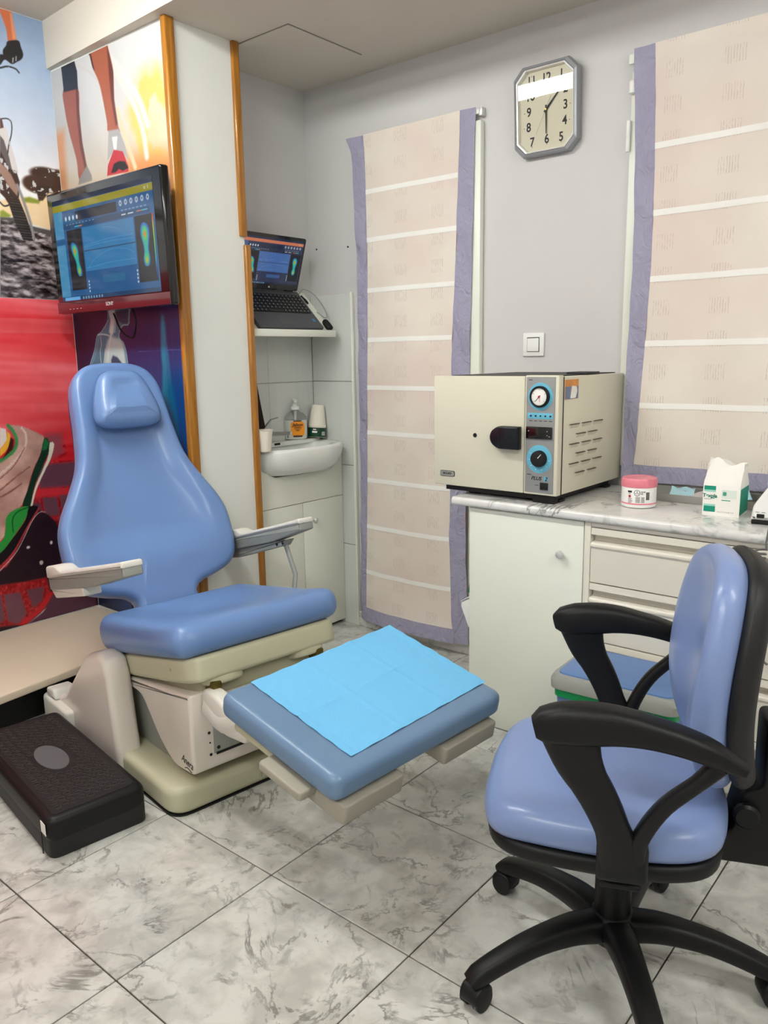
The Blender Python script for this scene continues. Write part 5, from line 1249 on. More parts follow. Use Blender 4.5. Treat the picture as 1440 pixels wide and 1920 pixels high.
# flat print of the four wall posters: shapes in metres on the wall (p polygon, l line, e ellipse)
BIKE = [
    ('p',[(1.892,2.106),(1.868,1.877),(1.821,1.859),(1.734,1.875),(1.608,1.903),(1.614,1.951),(1.713,1.979),(1.785,1.976)],(232,206,166),0.006),
    ('p',[(1.712,1.973),(1.739,1.982),(1.785,1.973),(1.777,1.96),(1.717,1.958)],(132,142,50),0.006),
    ('p',[(1.609,1.909),(1.622,1.916),(1.652,1.899),(1.645,1.889),(1.606,1.884)],(140,150,60),0.006),
    ('e',(1.823,2.08,0.072,0.03),(58,36,26),0.006),
    ('e',(1.775,2.036,0.06,0.036),(66,42,30),0.006),
    ('e',(1.841,2.049,0.062,0.039),(62,40,30),0.006),
    ('e',(1.876,2.088,0.034,0.021),(60,40,30),0.006),
    ('p',[(1.768,2.032),(1.85,2.038),(1.795,1.974),(1.778,1.972)],(52,34,26),0.004),
    ('p',[(1.607,1.887),(1.664,1.891),(1.74,1.866),(1.814,1.858),(1.884,1.853),(1.854,1.552),(1.569,1.541)],(84,80,82),0.004),
    ('p',[(1.644,2.231),(1.671,2.238),(1.678,2.191),(1.693,2.129),(1.702,2.071),(1.663,2.059),(1.645,2.127),(1.636,2.154)],(206,202,204),0.002),
    ('p',[(1.641,2.202),(1.655,2.187),(1.67,2.125),(1.677,2.073),(1.661,2.064),(1.635,2.148)],(96,88,90),0.002),
    ('p',[(1.635,2.148),(1.665,2.08),(1.694,2.075),(1.704,2.035),(1.692,1.961),(1.651,1.938),(1.634,1.965),(1.617,1.981)],(58,40,34),0.002),
    ('p',[(1.63,2.101),(1.67,2.06),(1.694,2.004),(1.687,1.978),(1.658,2.01),(1.626,2.059)],(150,120,106),0.002),
    ('p',[(1.65,1.938),(1.692,1.973),(1.715,1.909),(1.742,1.807),(1.694,1.809),(1.666,1.873)],(34,28,26),0.002),
    ('l',[(1.692,2.021),(1.711,1.964),(1.732,1.88),(1.74,1.816)],(140,136,140),0.012),
    ('l',[(1.613,1.945),(1.63,1.932),(1.657,1.945),(1.663,1.969),(1.643,1.987)],(30,26,26),0.006),
    ('l',[(1.658,2.267),(1.68,2.271),(1.694,2.258),(1.689,2.216),(1.674,2.173),(1.666,2.139)],(40,38,42),0.0045),
    ('p',[(1.648,2.267),(1.656,2.268),(1.66,2.234),(1.644,2.227)],(90,60,60),0.002),
    ('p',[(1.693,2.676),(1.738,2.682),(1.743,2.637),(1.749,2.579),(1.712,2.562),(1.711,2.606),(1.692,2.665)],(206,112,72),0.003),
    ('p',[(1.731,2.673),(1.739,2.67),(1.748,2.582),(1.733,2.573)],(226,150,112),0.004),
    ('p',[(1.712,2.564),(1.756,2.578),(1.764,2.557),(1.771,2.531),(1.762,2.511),(1.742,2.496),(1.719,2.482),(1.692,2.492),(1.67,2.466),(1.675,2.506),(1.686,2.509),(1.689,2.527),(1.704,2.547)],(24,22,26),0.002),
    ('p',[(1.724,2.506),(1.73,2.509),(1.726,2.49),(1.722,2.487)],(180,180,190),0.001),
    ('p',[(1.738,2.515),(1.743,2.518),(1.74,2.499),(1.736,2.497)],(180,180,190),0.001),
    ('l',[(1.669,2.456),(1.701,2.469),(1.733,2.468),(1.746,2.457)],(26,24,28),0.006),
]
SHOE = [
    ('p',[(1.706,0.997),(1.779,0.997),(1.783,0.908),(1.719,0.885),(1.685,0.918)],(150,70,80),0.02),
    ('p',[(1.65,0.869),(1.962,0.864),(1.951,0.747),(1.658,0.767)],(104,62,78),0.012),
    ('p',[(1.639,0.765),(1.95,0.734),(1.947,0.703),(1.63,0.731)],(206,44,52),0.008),
    ('p',[(1.593,0.719),(1.654,0.727),(1.947,0.703),(1.927,0.483),(1.575,0.551)],(168,34,44),0.01),
    ('p',[(1.665,0.723),(1.729,0.717),(1.738,0.636),(1.672,0.638)],(108,66,80),0.006),
    ('p',[(1.744,0.723),(1.803,0.721),(1.8,0.657),(1.75,0.643)],(112,68,82),0.006),
    ('p',[(1.609,0.705),(1.651,0.704),(1.659,0.661),(1.606,0.676)],(98,56,70),0.006),
    ('p',[(1.6,0.671),(1.648,0.669),(1.687,0.641),(1.72,0.596),(1.732,0.521),(1.726,0.398),(1.871,0.334),(1.884,0.028),(1.158,0.239),(1.182,0.434),(1.448,0.441),(1.524,0.513)],(40,20,30),0.004),
    ('p',[(1.175,0.38),(1.441,0.378),(1.556,0.369),(1.647,0.366),(1.658,0.295),(1.62,0.23),(1.536,0.179),(1.158,0.239)],(176,36,42),0.006),
    ('p',[(1.39,0.326),(1.442,0.336),(1.447,0.227),(1.41,0.202)],(112,68,82),0.006),
    ('p',[(1.453,0.334),(1.522,0.328),(1.541,0.226),(1.501,0.188),(1.457,0.213)],(116,72,86),0.006),
    ('p',[(1.552,0.33),(1.63,0.327),(1.618,0.268),(1.573,0.242)],(110,66,80),0.006),
    ('p',[(1.495,0.184),(1.577,0.223),(1.652,0.297),(1.696,0.292),(1.613,0.219),(1.529,0.174)],(196,24,34),0.003),
    ('l',[(1.529,0.169),(1.619,0.218),(1.708,0.288)],(206,190,196),0.006),
    ('p',[(1.67,0.286),(1.865,0.27),(1.887,0.067),(1.523,0.17),(1.618,0.212)],(86,48,66),0.006),
    ('p',[(1.514,1.043),(1.538,1.035),(1.537,0.989),(1.504,0.953)],(228,212,206),0.002),
    ('p',[(1.263,1.119),(1.514,1.047),(1.504,0.953),(1.232,0.859)],(228,212,206),0.002),
    ('p',[(1.557,1.052),(1.607,1.04),(1.649,1.022),(1.699,0.992),(1.704,0.983),(1.673,0.913),(1.629,0.839),(1.601,0.765),(1.575,0.707),(1.507,0.671),(1.49,0.619),(1.462,0.567),(1.3,0.575),(1.325,0.793),(1.499,0.904),(1.553,0.931),(1.579,0.974),(1.569,1.018)],(202,158,146),0.002),
    ('l',[(1.604,1.037),(1.62,1.005),(1.609,0.949),(1.547,0.887),(1.492,0.848)],(222,196,184),0.01),
    ('l',[(1.609,0.949),(1.552,0.875),(1.491,0.831)],(150,98,92),0.005),
    ('l',[(1.623,0.866),(1.564,0.833),(1.485,0.781)],(146,92,86),0.007),
    ('l',[(1.578,0.797),(1.517,0.765),(1.482,0.753)],(140,84,80),0.007),
    ('l',[(1.549,1.049),(1.571,1.015),(1.577,0.974),(1.554,0.936),(1.499,0.904)],(58,142,78),0.014),
    ('p',[(1.541,1.028),(1.554,1.01),(1.549,0.972),(1.525,0.94),(1.501,0.923),(1.504,0.951),(1.536,0.99)],(236,176,56),0.002),
    ('p',[(1.554,0.999),(1.566,0.987),(1.557,0.948),(1.511,0.913),(1.537,0.95)],(60,24,22),0.002),
    ('p',[(1.702,0.986),(1.721,0.96),(1.711,0.915),(1.659,0.827),(1.628,0.761),(1.603,0.688),(1.573,0.703),(1.604,0.77),(1.636,0.847),(1.674,0.913)],(22,52,34),0.002),
    ('p',[(1.701,0.985),(1.72,0.961),(1.706,0.933),(1.685,0.929)],(34,112,60),0.003),
    ('p',[(1.723,0.961),(1.742,0.953),(1.72,0.89),(1.691,0.845),(1.64,0.759),(1.61,0.675),(1.602,0.676),(1.635,0.771),(1.679,0.848),(1.709,0.903)],(232,224,206),0.0015),
    ('p',[(1.497,0.659),(1.532,0.688),(1.599,0.696),(1.58,0.643),(1.54,0.597),(1.495,0.547),(1.456,0.514),(1.339,0.454),(1.345,0.51),(1.461,0.56),(1.489,0.607)],(46,150,62),0.002),
    ('l',[(1.596,0.692),(1.548,0.679),(1.524,0.648),(1.522,0.596)],(14,84,34),0.005),
    ('p',[(1.602,0.694),(1.644,0.681),(1.582,0.607),(1.514,0.514),(1.45,0.463),(1.331,0.387),(1.339,0.454),(1.456,0.514),(1.514,0.567),(1.58,0.639)],(22,14,18),0.002),
    ('l',[(1.644,0.68),(1.583,0.603),(1.519,0.514),(1.448,0.447)],(176,52,62),0.008),
    ('l',[(1.671,0.658),(1.647,0.663),(1.607,0.628),(1.53,0.512),(1.448,0.44)],(214,190,190),0.003),
    ('e',(1.579,0.517,0.008,0.006),(220,214,214),0.002),
    ('e',(1.684,0.518,0.006,0.008),(220,214,214),0.002),
    ('e',(1.63,0.437,0.009,0.01),(200,190,190),0.002),
]
RUN = [
    ('p',[(-2.827,2.081),(-2.513,2.049),(-2.527,1.924),(-2.867,1.97)],(226,140,74),0.06),
    ('p',[(-3.391,2.257),(-3.273,2.257),(-3.289,2.014),(-3.405,2.03)],(214,150,108),0.03),
    ('p',[(-2.631,1.969),(-2.522,1.966),(-2.543,1.777),(-2.653,1.789)],(112,66,40),0.03),
    ('l',[(-2.918,2.466),(-2.811,2.362),(-2.731,2.265),(-2.686,2.17)],(232,230,226),0.03),
    ('l',[(-2.878,2.401),(-2.776,2.274),(-2.721,2.164),(-2.705,2.062)],(236,230,220),0.026),
    ('l',[(-3.149,2.48),(-3.027,2.415),(-2.94,2.319)],(216,212,208),0.008),
    ('l',[(-2.875,2.256),(-2.84,2.16),(-2.785,2.036)],(236,214,176),0.022),
    ('p',[(-3.253,2.406),(-3.142,2.39),(-3.146,2.294),(-3.143,2.186),(-3.121,2.074),(-3.114,2.046),(-3.188,2.048),(-3.197,2.127),(-3.234,2.236),(-3.254,2.329)],(168,94,78),0.004),
    ('p',[(-3.158,2.39),(-3.142,2.39),(-3.146,2.294),(-3.143,2.186),(-3.121,2.074),(-3.137,2.073),(-3.162,2.169),(-3.167,2.285)],(112,58,50),0.006),
    ('p',[(-3.254,2.493),(-3.153,2.497),(-3.137,2.451),(-3.142,2.387),(-3.25,2.397),(-3.252,2.45)],(36,40,50),0.003),
    ('p',[(-3.054,2.504),(-2.924,2.503),(-2.901,2.462),(-2.884,2.396),(-2.892,2.297),(-2.88,2.206),(-2.872,2.177),(-2.949,2.191),(-2.953,2.232),(-2.983,2.367),(-3.023,2.439),(-3.037,2.487)],(178,98,70),0.004),
    ('p',[(-2.914,2.489),(-2.901,2.462),(-2.884,2.396),(-2.892,2.297),(-2.88,2.206),(-2.895,2.205),(-2.911,2.301),(-2.914,2.39)],(112,56,44),0.006),
    ('p',[(-3.054,2.504),(-3.037,2.487),(-3.023,2.439),(-3.01,2.424),(-3.028,2.491)],(60,30,28),0.003),
    ('p',[(-3.189,2.051),(-3.123,2.095),(-3.093,2.053),(-3.092,2.032),(-3.2,2.03)],(150,144,142),0.003),
    ('p',[(-2.946,2.195),(-2.877,2.189),(-2.844,2.129),(-2.826,2.068),(-2.861,2.1),(-2.939,2.106),(-2.97,2.088),(-2.959,2.142)],(178,174,174),0.003),
    ('p',[(-2.927,2.169),(-2.888,2.165),(-2.901,2.119),(-2.92,2.119)],(232,230,230),0.002),
    ('p',[(-2.92,2.121),(-2.86,2.105),(-2.829,2.046),(-2.832,2.027),(-2.981,2.033),(-2.97,2.071)],(198,44,56),0.002),
    ('p',[(-2.951,2.04),(-2.927,2.07),(-2.891,2.075),(-2.85,2.067),(-2.83,2.04),(-2.87,2.036),(-2.895,2.047),(-2.919,2.038)],(28,18,20),0.002),
]
SPINE = [
    ('p',[(-2.684,1.486),(-2.666,1.485),(-2.661,1.431),(-2.658,1.353),(-2.654,1.216),(-2.676,0.626),(-2.833,0.606),(-2.707,1.216),(-2.702,1.34)],(0,118,150),0.012),
    ('p',[(-2.673,1.374),(-2.664,1.353),(-2.633,1.168),(-2.588,0.783),(-2.601,0.488),(-2.724,0.468),(-2.684,1.132)],(0,96,136),0.014),
    ('p',[(-3.059,1.517),(-2.89,1.533),(-2.901,1.488),(-2.91,1.453),(-2.949,1.453),(-2.978,1.434),(-2.989,1.398),(-2.961,1.383),(-2.946,1.35),(-2.937,1.286),(-2.947,1.125),(-3.313,1.115),(-3.236,1.287),(-3.186,1.354),(-3.155,1.413),(-3.123,1.427),(-3.092,1.448),(-3.058,1.476)],(70,118,142),0.004),
    ('p',[(-3.055,1.516),(-3.001,1.521),(-3.01,1.468),(-3.023,1.425),(-3.038,1.411),(-3.06,1.426),(-3.042,1.476)],(184,212,216),0.006),
    ('p',[(-2.997,1.507),(-2.905,1.516),(-2.909,1.489),(-2.916,1.457),(-2.949,1.457),(-2.989,1.471)],(34,66,92),0.006),
    ('l',[(-2.892,1.526),(-2.901,1.488),(-2.91,1.453),(-2.948,1.453),(-2.976,1.434),(-2.988,1.399),(-2.96,1.382),(-2.945,1.35),(-2.936,1.286)],(150,196,204),0.004),
    ('l',[(-3.058,1.476),(-3.092,1.448),(-3.123,1.427),(-3.155,1.413),(-3.184,1.353),(-3.234,1.287)],(132,184,196),0.004),
    ('l',[(-3.146,1.418),(-3.112,1.42),(-3.071,1.415),(-3.039,1.404)],(176,206,210),0.006),
    ('p',[(-3.052,1.411),(-2.987,1.399),(-2.96,1.38),(-2.955,1.344),(-2.95,1.29),(-3.118,1.29),(-3.11,1.346),(-3.075,1.394)],(176,202,204),0.012),
    ('p',[(-3.044,1.331),(-3.011,1.323),(-2.975,1.293),(-2.99,1.286),(-3.06,1.286),(-3.06,1.312)],(40,72,100),0.006),
    ('p',[(-3.102,1.394),(-3.093,1.361),(-3.115,1.309),(-3.136,1.313),(-3.126,1.376)],(70,120,140),0.006),
    ('l',[(-3.035,1.476),(-3.033,1.443),(-3.053,1.404),(-3.075,1.346),(-3.091,1.29)],(206,216,214),0.008),
    ('l',[(-3.01,1.514),(-3.006,1.468),(-3.016,1.425)],(196,210,212),0.004),
    ('l',[(-3.127,1.41),(-3.126,1.376),(-3.14,1.347),(-3.139,1.294)],(170,206,214),0.004),
    ('l',[(-3.141,1.41),(-3.172,1.347),(-3.217,1.291)],(120,176,190),0.003),
    ('l',[(-3.097,1.361),(-3.108,1.331),(-3.121,1.294)],(190,206,206),0.004),
    ('l',[(-2.988,1.391),(-2.981,1.344),(-2.975,1.293)],(186,200,198),0.006),
    ('l',[(-2.853,1.344),(-2.706,1.346),(-2.546,1.348)],(80,100,150),0.0016),
]

def seg_dist(A, B, p, q):
    dx, dy = q[0] - p[0], q[1] - p[1]; L2 = dx * dx + dy * dy + 1e-12
    t = np.clip(((A - p[0]) * dx + (B - p[1]) * dy) / L2, 0, 1)
    return np.hypot(A - p[0] - t * dx, B - p[1] - t * dy)
def sstep(d, s): 
    t = np.clip(d / s * 0.5 + 0.5, 0, 1); return t * t * (3 - 2 * t)
def lay(C, A, B, items):
    """draw flat shapes on a colour array; A, B are the point coordinates"""
    for it in items:
        if it[0] == 'p':
            P = it[1] if len(it[1]) < 9 or len(it[1]) > 30 else smooth_closed(it[1], 48); soft = max(it[3], 0.0015); inside = np.zeros(A.shape, bool); d = np.full(A.shape, 1e9)
            for i in range(len(P)):
                a, b = P[i - 1], P[i]
                d = np.minimum(d, seg_dist(A, B, a, b))
                if a[1] != b[1]:
                    cr_ = ((a[1] > B) != (b[1] > B)) & (A < (b[0] - a[0]) * (B - a[1]) / (b[1] - a[1]) + a[0]); inside ^= cr_
            m = sstep(np.where(inside, d, -d), soft)
        elif it[0] == 'l':
            P = smooth_open(it[1], 20) if len(it[1]) > 2 else it[1]; d = np.full(A.shape, 1e9)
            for i in range(1, len(P)): d = np.minimum(d, seg_dist(A, B, P[i - 1], P[i]))
            m = sstep(it[3] / 2 - d, max(0.0015, it[3] * 0.35))
        else:
            x, y, rx, ry = it[1]; d = (1 - np.hypot((A - x) / rx, (B - y) / ry)) * min(rx, ry); m = sstep(d, max(it[3], 0.0015))
        C[:] = C * (1 - m[..., None]) + np.array(it[2], float) * m[..., None]
def vnoise(A, B, sx, sy, seed=0, octv=4):
    """value noise, numpy"""
    out = np.zeros(A.shape); amp = 0.5; rs = np.random.RandomState(seed); tab = rs.rand(256, 256)
    for o in range(octv):
        x, y = A * sx * 2 ** o + 17.3 * o, B * sy * 2 ** o + 5.7 * o; xi, yi = np.floor(x).astype(int), np.floor(y).astype(int); fx, fy = x - xi, y - yi
        fx = fx * fx * (3 - 2 * fx); fy = fy * fy * (3 - 2 * fy)
        g = lambda i, j: tab[(xi + i) % 256, (yi + j) % 256]
        out += amp * ((g(0, 0) * (1 - fx) + g(1, 0) * fx) * (1 - fy) + (g(0, 1) * (1 - fx) + g(1, 1) * fx) * fy); amp *= 0.5
    return out / 0.9375
def grad(B, stops):
    s = [t[0] for t in stops]; return np.stack([np.interp(B, s, [t[1][k] for t in stops]) for k in range(3)], -1)
def lin_np(C):
    c = np.clip(C / 255, 0, 1); return np.where(c <= 0.04045, c / 12.92, ((c + 0.055) / 1.055) ** 2.4)
def print_sheet(name, us, vs_, place, C, m, parent=None):
    """a sheet of quads with the printed colours stored per point"""
    nu, nv = len(us), len(vs_)
    U, V = np.meshgrid(us, vs_, indexing='ij')
    co = place(U.ravel(), V.ravel())
    me = bpy.data.meshes.new(name); idx = np.arange(nu * nv).reshape(nu, nv)
    F_ = np.stack([idx[:-1, :-1], idx[1:, :-1], idx[1:, 1:], idx[:-1, 1:]], -1).reshape(-1, 4)
    me.vertices.add(nu * nv); me.vertices.foreach_set('co', co.ravel())
    me.loops.add(F_.size); me.polygons.add(len(F_))
    me.polygons.foreach_set('loop_start', np.arange(0, F_.size, 4)); me.polygons.foreach_set('loop_total', np.full(len(F_), 4))
    me.loops.foreach_set('vertex_index', F_.ravel()); me.update(); me.validate()
    at = me.color_attributes.new('print', 'FLOAT_COLOR', 'POINT')
    col = np.concatenate([lin_np(C).reshape(-1, 3), np.ones((nu * nv, 1))], 1)
    at.data.foreach_set('color', col.ravel().astype(np.float32))
    me.materials.append(m)
    o = bpy.data.objects.new(name, me); COL.objects.link(o)
    if parent: o.parent = parent
    return o

m_print = attr_mat('printed vinyl', 0.35)
# ---- cyclist mural on the left wall (upper half)
def left_coords(y0, z0, z1, dy, dz):
    us = np.concatenate([np.arange(-0.9, y0, 0.03), np.arange(y0, YP - 0.002, dy), [YP - 0.002]]); vs_ = np.arange(z0, z1, dz); vs_ = np.append(vs_, z1)
    U, V = np.meshgrid(us, vs_, indexing='ij')
    edge = 1.57 + 0.1125 * (V - 1.57) - 0.002
    return us, vs_, np.where(U < edge, np.minimum(2 * edge - U, YP), U), V, U
us, vs_, A, B, RAW = left_coords(1.30, 1.572, ZHIGH - 0.002, 0.0028, 0.0028)
C = grad(B, [(1.57, (232, 230, 228)), (2.05, (226, 228, 234)), (2.2, (204, 214, 230)), (2.45, (172, 192, 220)), (2.68, (136, 160, 194))])
cl_ = np.clip((vnoise(A, B, 5, 9, 3) - 0.5) * 3, 0, 1) * np.clip((2.18 - B) / 0.15, 0, 1); C = C * (1 - cl_[..., None]) + 240 * cl_[..., None]
SKY = C.copy(); lay(C, A, B, BIKE)
leaf = (np.abs(C - np.array([62, 40, 30])).sum(-1) < 45) & (B > 1.98) & (vnoise(A, B, 55, 55, 14, 3) > 0.60); C = np.where(leaf[..., None], SKY * 0.75 + 20, C)
rock = np.clip((np.interp(A, [1.55, 1.66, 1.75, 1.885], [1.885, 1.875, 1.845, 1.825]) - B) / 0.006, 0, 1)
n1 = vnoise(A + B * 0.6, B, 34, 90, 8, 5); n2 = vnoise(A, B + A * 0.35, 14, 44, 4, 4)
tex = np.clip((n1 - 0.5) * 5.5, -1, 1) * 62 + np.clip((n2 - 0.45) * 5, -1, 1) * 34
tire = (np.abs(C - np.array([34, 28, 26])).sum(-1) < 30) & (B < 1.99)
lightr = np.abs(C - np.array([84, 80, 82])).sum(-1) < 40
C = np.where(lightr[..., None] & (rock[..., None] > 0), C + tex[..., None] + np.array([6, 0, 0]), C)
C = np.where(tire[..., None], C + (np.sin(B * 620)[..., None] > 0.3) * 34, C)
C += (vnoise(A, B, 30, 30, 11, 3)[..., None] - 0.5) * 8
o = print_sheet('cyclist_mural', us, vs_, lambda u, v: np.stack([np.full_like(u, XL + 0.0015), u, v], -1), np.clip(C, 0, 255), m_print)
tag(o, 'wall mural of a mountain biker hand and wheel on dark rock', 'mural')
# ---- running shoe mural below
us, vs_, A, B, RAW = left_coords(1.25, 0.177, 1.570, 0.0028, 0.003)
C = grad(B, [(0.17, (160, 34, 44)), (0.8, (210, 56, 64)), (1.2, (230, 86, 92)), (1.57, (226, 80, 88))])
st = vnoise(A, B + 0.05 * A, 0.9, 14, 6, 3); C += (np.clip((st - 0.5) * 3.2, -1, 1)[..., None]) * np.array([18, 56, 56])
C = np.where(((B > 1.43) & (B < 1.49))[..., None], C * 0.75 + np.array([222, 150, 154]) * 0.25, C)
lay(C, A, B, SHOE)
mesh_ = np.abs(C - np.array([202, 158, 146])).sum(-1) < 60
wv = np.sin((A * 0.6 + B) * 900) * 0.5 + 0.5
C = np.where(mesh_[..., None], C + (wv[..., None] - 0.5) * 84 + (vnoise(A, B, 12, 12, 2, 3)[..., None] - 0.55) * 90, C)
redg = (np.abs(C - np.array([176, 36, 42])).sum(-1) < 30)
C = np.where(redg[..., None], C + (vnoise(A, B, 120, 120, 5, 2)[..., None] - 0.5) * 120, C)
C += (vnoise(A, B, 20, 20, 12, 3)[..., None] - 0.5) * 12
o = print_sheet('running_shoe_mural', us, vs_, lambda u, v: np.stack([np.full_like(u, XL + 0.0015), u, v], -1), np.clip(C, 0, 255), m_print)
tag(o, 'red wall mural of a pink and green running shoe on a track', 'mural')
# ---- runner poster on the partition (upper half)
us = np.arange(XL + 0.004, XC - 0.004, 0.0027); vs_ = np.append(np.arange(1.788, 2.492, 0.0027), 2.492)
A, B = np.meshgrid(us, vs_, indexing='ij')
C = grad(B, [(1.79, (214, 150, 96)), (1.92, (222, 176, 130)), (2.06, (212, 200, 184)), (2.25, (214, 212, 210)), (2.5, (222, 222, 224))])
rt = np.clip((A + 3.0) / 0.45, 0, 1)[..., None]; C = C * (1 - 0.35 * rt) + np.array([244, 236, 226]) * 0.35 * rt
lf = np.clip((-3.05 - A) / 0.25, 0, 1)[..., None] * np.clip((B - 2.05) / 0.1, 0, 1)[..., None]; C = C * (1 - 0.4 * lf) + np.array([186, 182, 178]) * 0.4 * lf
dg_ = np.clip(1 - np.hypot((A + 2.66) / 0.20, (B - 2.16) / 0.24), 0, 1); gold = np.clip(dg_ * 2.2 * (0.2 + 1.5 * np.clip((vnoise(A, B, 11, 9, 31, 4) - 0.36) * 3, 0, 1)), 0, 1)[..., None]
C = C * (1 - gold) + np.array([246, 204, 112]) * gold
lay(C, A, B, RUN)
dust = np.clip((1.93 - B) / 0.12, 0, 1) * np.clip((A + 2.72) / 0.1, 0, 1); C += ((vnoise(A, B, 60, 60, 9, 4) - 0.5) * 190 * dust)[..., None] - (40 * dust)[..., None]
C += ((vnoise(A * 1.0 + B * 0.55, B, 9, 5, 21, 3) - 0.5) * 16 * np.clip((B - 2.0) / 0.1, 0, 1))[..., None]
C *= 0.9
o = print_sheet('runner_poster', us, vs_, lambda u, v: np.stack([u, np.full_like(u, YP - 0.0015), v], -1), np.clip(C, 0, 255), m_print)
tag(o, 'poster of running legs in golden dust behind the wall screen', 'poster')
# ---- anatomy poster below
us = np.arange(XL + 0.004, XC - 0.012, 0.003); vs_ = np.append(np.arange(0.177, 1.785, 0.003), 1.785)
A, B = np.meshgrid(us, vs_, indexing='ij')
C = grad(B, [(0.17, (24, 62, 118)), (0.9, (14, 72, 134)), (1.2, (16, 62, 122)), (1.38, (30, 34, 84)), (1.6, (34, 26, 62)), (1.785, (10, 12, 40))])
rt = np.clip((A + 2.72) / 0.16, 0, 1)[..., None]; C = C * (1 - 0.55 * rt) + np.array([8, 62, 128]) * 0.55 * rt
lf = np.clip((-3.08 - A) / 0.2, 0, 1)[..., None]; C = C * (1 - 0.7 * lf) + np.array([14, 14, 36]) * 0.7 * lf
lay(C, A, B, SPINE)
gl_ = (np.abs(np.sin(B * 2 * PI / 0.09)) > 0.998) | (np.abs(np.sin(A * 2 * PI / 0.10)) > 0.998); C = np.where(gl_[..., None] & (A > -2.82)[..., None], C + 14, C)
o = print_sheet('anatomy_poster', us, vs_, lambda u, v: np.stack([u, np.full_like(u, YP - 0.0015), v], -1), np.clip(C, 0, 255), m_print)
tag(o, 'dark blue anatomy poster of a translucent torso behind the treatment chair', 'poster')

# ---- screens: software window with two foot pressure maps; (0,0) bottom left, (1,1) top right
def rect(x0, y0, x1, y1, c): return ('p', [(x0, y0), (x1, y0), (x1, y1), (x0, y1)], c, 0.0)
def foot(cx, cy, s, lean, mir):
    def pt(x, y): return (cx + s * (mir * x * 0.66 + lean * y), cy + s * y * 1.25)
    outer = [pt(*p) for p in smooth_closed([(-0.02, -0.13), (0.03, -0.13), (0.045, -0.09), (0.035, -0.03), (0.045, 0.02), (0.055, 0.06), (0.05, 0.10), (0.02, 0.13), (-0.02, 0.135), (-0.045, 0.11), (-0.05, 0.06), (-0.03, 0.01), (-0.02, -0.04), (-0.035, -0.09)], 40)]
    inn = [(cx + (p[0] - cx) * 0.72, cy + (p[1] - cy) * 0.86) for p in outer]
    heel = pt(0.005, -0.095); ball = pt(0.0, 0.065)
    return [('p', outer, (20, 110, 190), 0.006), ('p', inn, (30, 170, 150), 0.008), ('e', (heel[0], heel[1], 0.011 * s * 1.0, 0.034 * s), (120, 200, 60), 0.012), ('e', (ball[0], ball[1], 0.015 * s, 0.045 * s), (110, 200, 70), 0.012),
            ('e', (heel[0], heel[1], 0.007 * s, 0.016 * s), (210, 150, 40), 0.008), ('e', (ball[0], ball[1], 0.010 * s, 0.020 * s), (220, 120, 40), 0.008)]
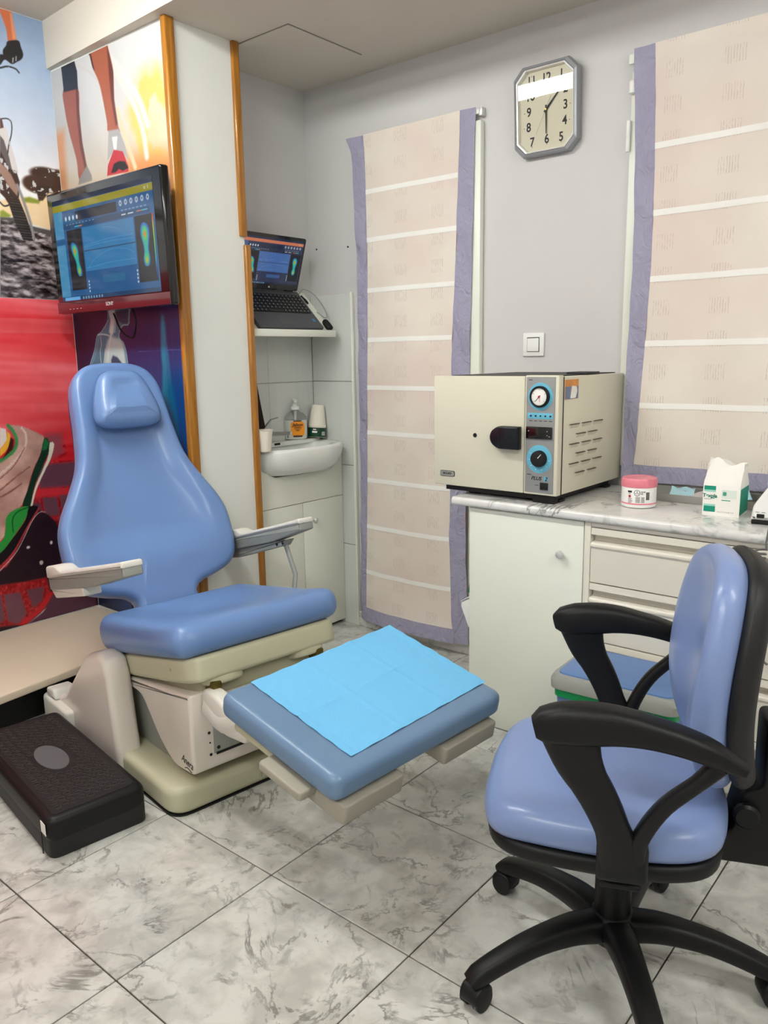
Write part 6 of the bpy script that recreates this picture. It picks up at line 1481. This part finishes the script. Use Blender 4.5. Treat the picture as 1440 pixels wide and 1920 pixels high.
def software(bar, base_, mid, side):
    L = [rect(0, 0, 1, 1, base_), rect(0, 0.955, 1, 1, (16, 34, 60)), rect(0, 0.885, 1, 0.95, bar), rect(0, 0.04, 0.10, 0.885, side), rect(0, 0.56, 0.105, 0.62, base_),
         rect(0.24, 0.77, 0.66, 0.86, (18, 32, 58)), rect(0.10, 0.70, 0.96, 0.755, tuple(int(v * 0.8) for v in base_)),
         rect(0.125, 0.10, 0.285, 0.69, (6, 8, 16)), rect(0.815, 0.10, 0.985, 0.69, (6, 8, 16)),
         rect(0.295, 0.27, 0.805, 0.69, mid), rect(0.295, 0.462, 0.805, 0.472, tuple(int(v * 0.55) for v in mid)),
         rect(0.46, 0.14, 0.68, 0.215, tuple(int(v * 0.85) for v in mid)), rect(0, 0, 1, 0.04, tuple(int(v * 0.7) for v in base_)), rect(0.03, 0.004, 0.20, 0.036, tuple(min(255, v + 50) for v in mid))]
    for q in range(8): L.append(rect(0.23 + q * 0.028, 0.008, 0.243 + q * 0.028, 0.03, (120, 160, 190)))
    for q in range(4): L.append(('e', (0.135 + q * 0.04, 0.805, 0.010, 0.022), (205, 215, 225), 0.004))
    for q in range(6): L.append(('e', (0.70 + q * 0.05, 0.835, 0.013, 0.026), (190, 200, 212), 0.004)); L.append(('e', (0.70 + q * 0.05, 0.835, 0.006, 0.012), (60, 80, 110), 0.003))
    for q in range(9): L.append(rect(0.13 + 0.035 * q, 0.742, 0.15 + 0.035 * q, 0.750, (130, 160, 190)))
    for q in range(7): L.append(rect(0.70 + 0.035 * q, 0.765, 0.722 + 0.035 * q, 0.774, (130, 160, 190)))
    L += [rect(0.22, 0.712, 0.27, 0.720, (40, 190, 220)), rect(0.27, 0.712, 0.30, 0.720, (220, 120, 70)), rect(0.70, 0.725, 0.74, 0.735, (210, 220, 230)), rect(0.76, 0.725, 0.81, 0.735, (200, 210, 220)), rect(0.84, 0.73, 0.89, 0.737, (220, 120, 70)), rect(0.89, 0.73, 0.94, 0.737, (40, 200, 220))]
    for (y0, y1) in ((0.52, 0.545), (0.505, 0.51), (0.30, 0.325)): L.append(('l', [(0.31, y0), (0.55, (y0 + y1) / 2 + 0.012), (0.79, y1)], tuple(min(255, v + 26) for v in mid), 0.006))
    L.append(('l', [(0.32, 0.30), (0.40, 0.38), (0.55, 0.44), (0.70, 0.43), (0.79, 0.38)], tuple(min(255, v + 22) for v in mid), 0.005))
    L.append(('l', [(0.50, 0.66), (0.60, 0.64), (0.66, 0.61)], tuple(min(255, v + 22) for v in mid), 0.005))
    for q in range(4): L.append(('e', (0.312, 0.075 + q * 0.032, 0.006, 0.010), (200, 215, 225), 0.003)); L.append(('e', (0.80, 0.11 + q * 0.034, 0.006, 0.011), (200, 215, 225), 0.003))
    L += [rect(0.955, 0.935, 0.963, 0.905, (180, 185, 150)), ('e', (0.93, 0.918, 0.008, 0.014), (180, 185, 150), 0.003)]
    L += foot(0.205, 0.40, 1.0, -0.16, 1) + foot(0.895, 0.43, 1.15, 0.02, 1)
    return L
def screen(name, nx, ny, items, place, m, parent, bar_h=True):
    us = np.linspace(0, 1, nx); vs_ = np.linspace(0, 1, ny); A, B = np.meshgrid(us, vs_, indexing='ij'); C = np.zeros(A.shape + (3,))
    lay(C, A, B, items)
    if bar_h:
        k_ = (A > 0.972) & (A < 0.980) & (B > 0.12) & (B < 0.69); t = np.clip((B - 0.12) / 0.57, 0, 1)
        C[k_] = grad(t, [(0, (10, 10, 90)), (0.3, (30, 150, 190)), (0.6, (110, 190, 60)), (0.85, (190, 170, 40)), (1, (190, 40, 40))])[k_]
    return print_sheet(name, us, vs_, place, np.clip(C, 0, 255), m, parent)
m_scr = attr_mat('lit display', 0.12, emit=0.60)
m_scr2 = attr_mat('lit laptop display', 0.15, emit=0.6)
SW, SH = 0.694, 0.392
screen('display', 300, 210, software((150, 142, 18), (18, 84, 136), (40, 118, 170), (64, 138, 178)), lambda u, v: np.stack([-0.352 + u * SW, np.full_like(u, -0.0006), -0.188 + v * SH], -1), m_scr, tv)
lyw = LY1 - LY0 - 0.028
def lap_place(u, v):
    return np.array([lid_pt(0.0034, LY0 + 0.014 + a * lyw, 0.024 + b * 0.198) for a, b in zip(u, v)])
screen('display', 170, 110, software((196, 112, 78), (38, 46, 74), (64, 100, 158), (60, 82, 130)), lap_place, m_scr2, lt, False)
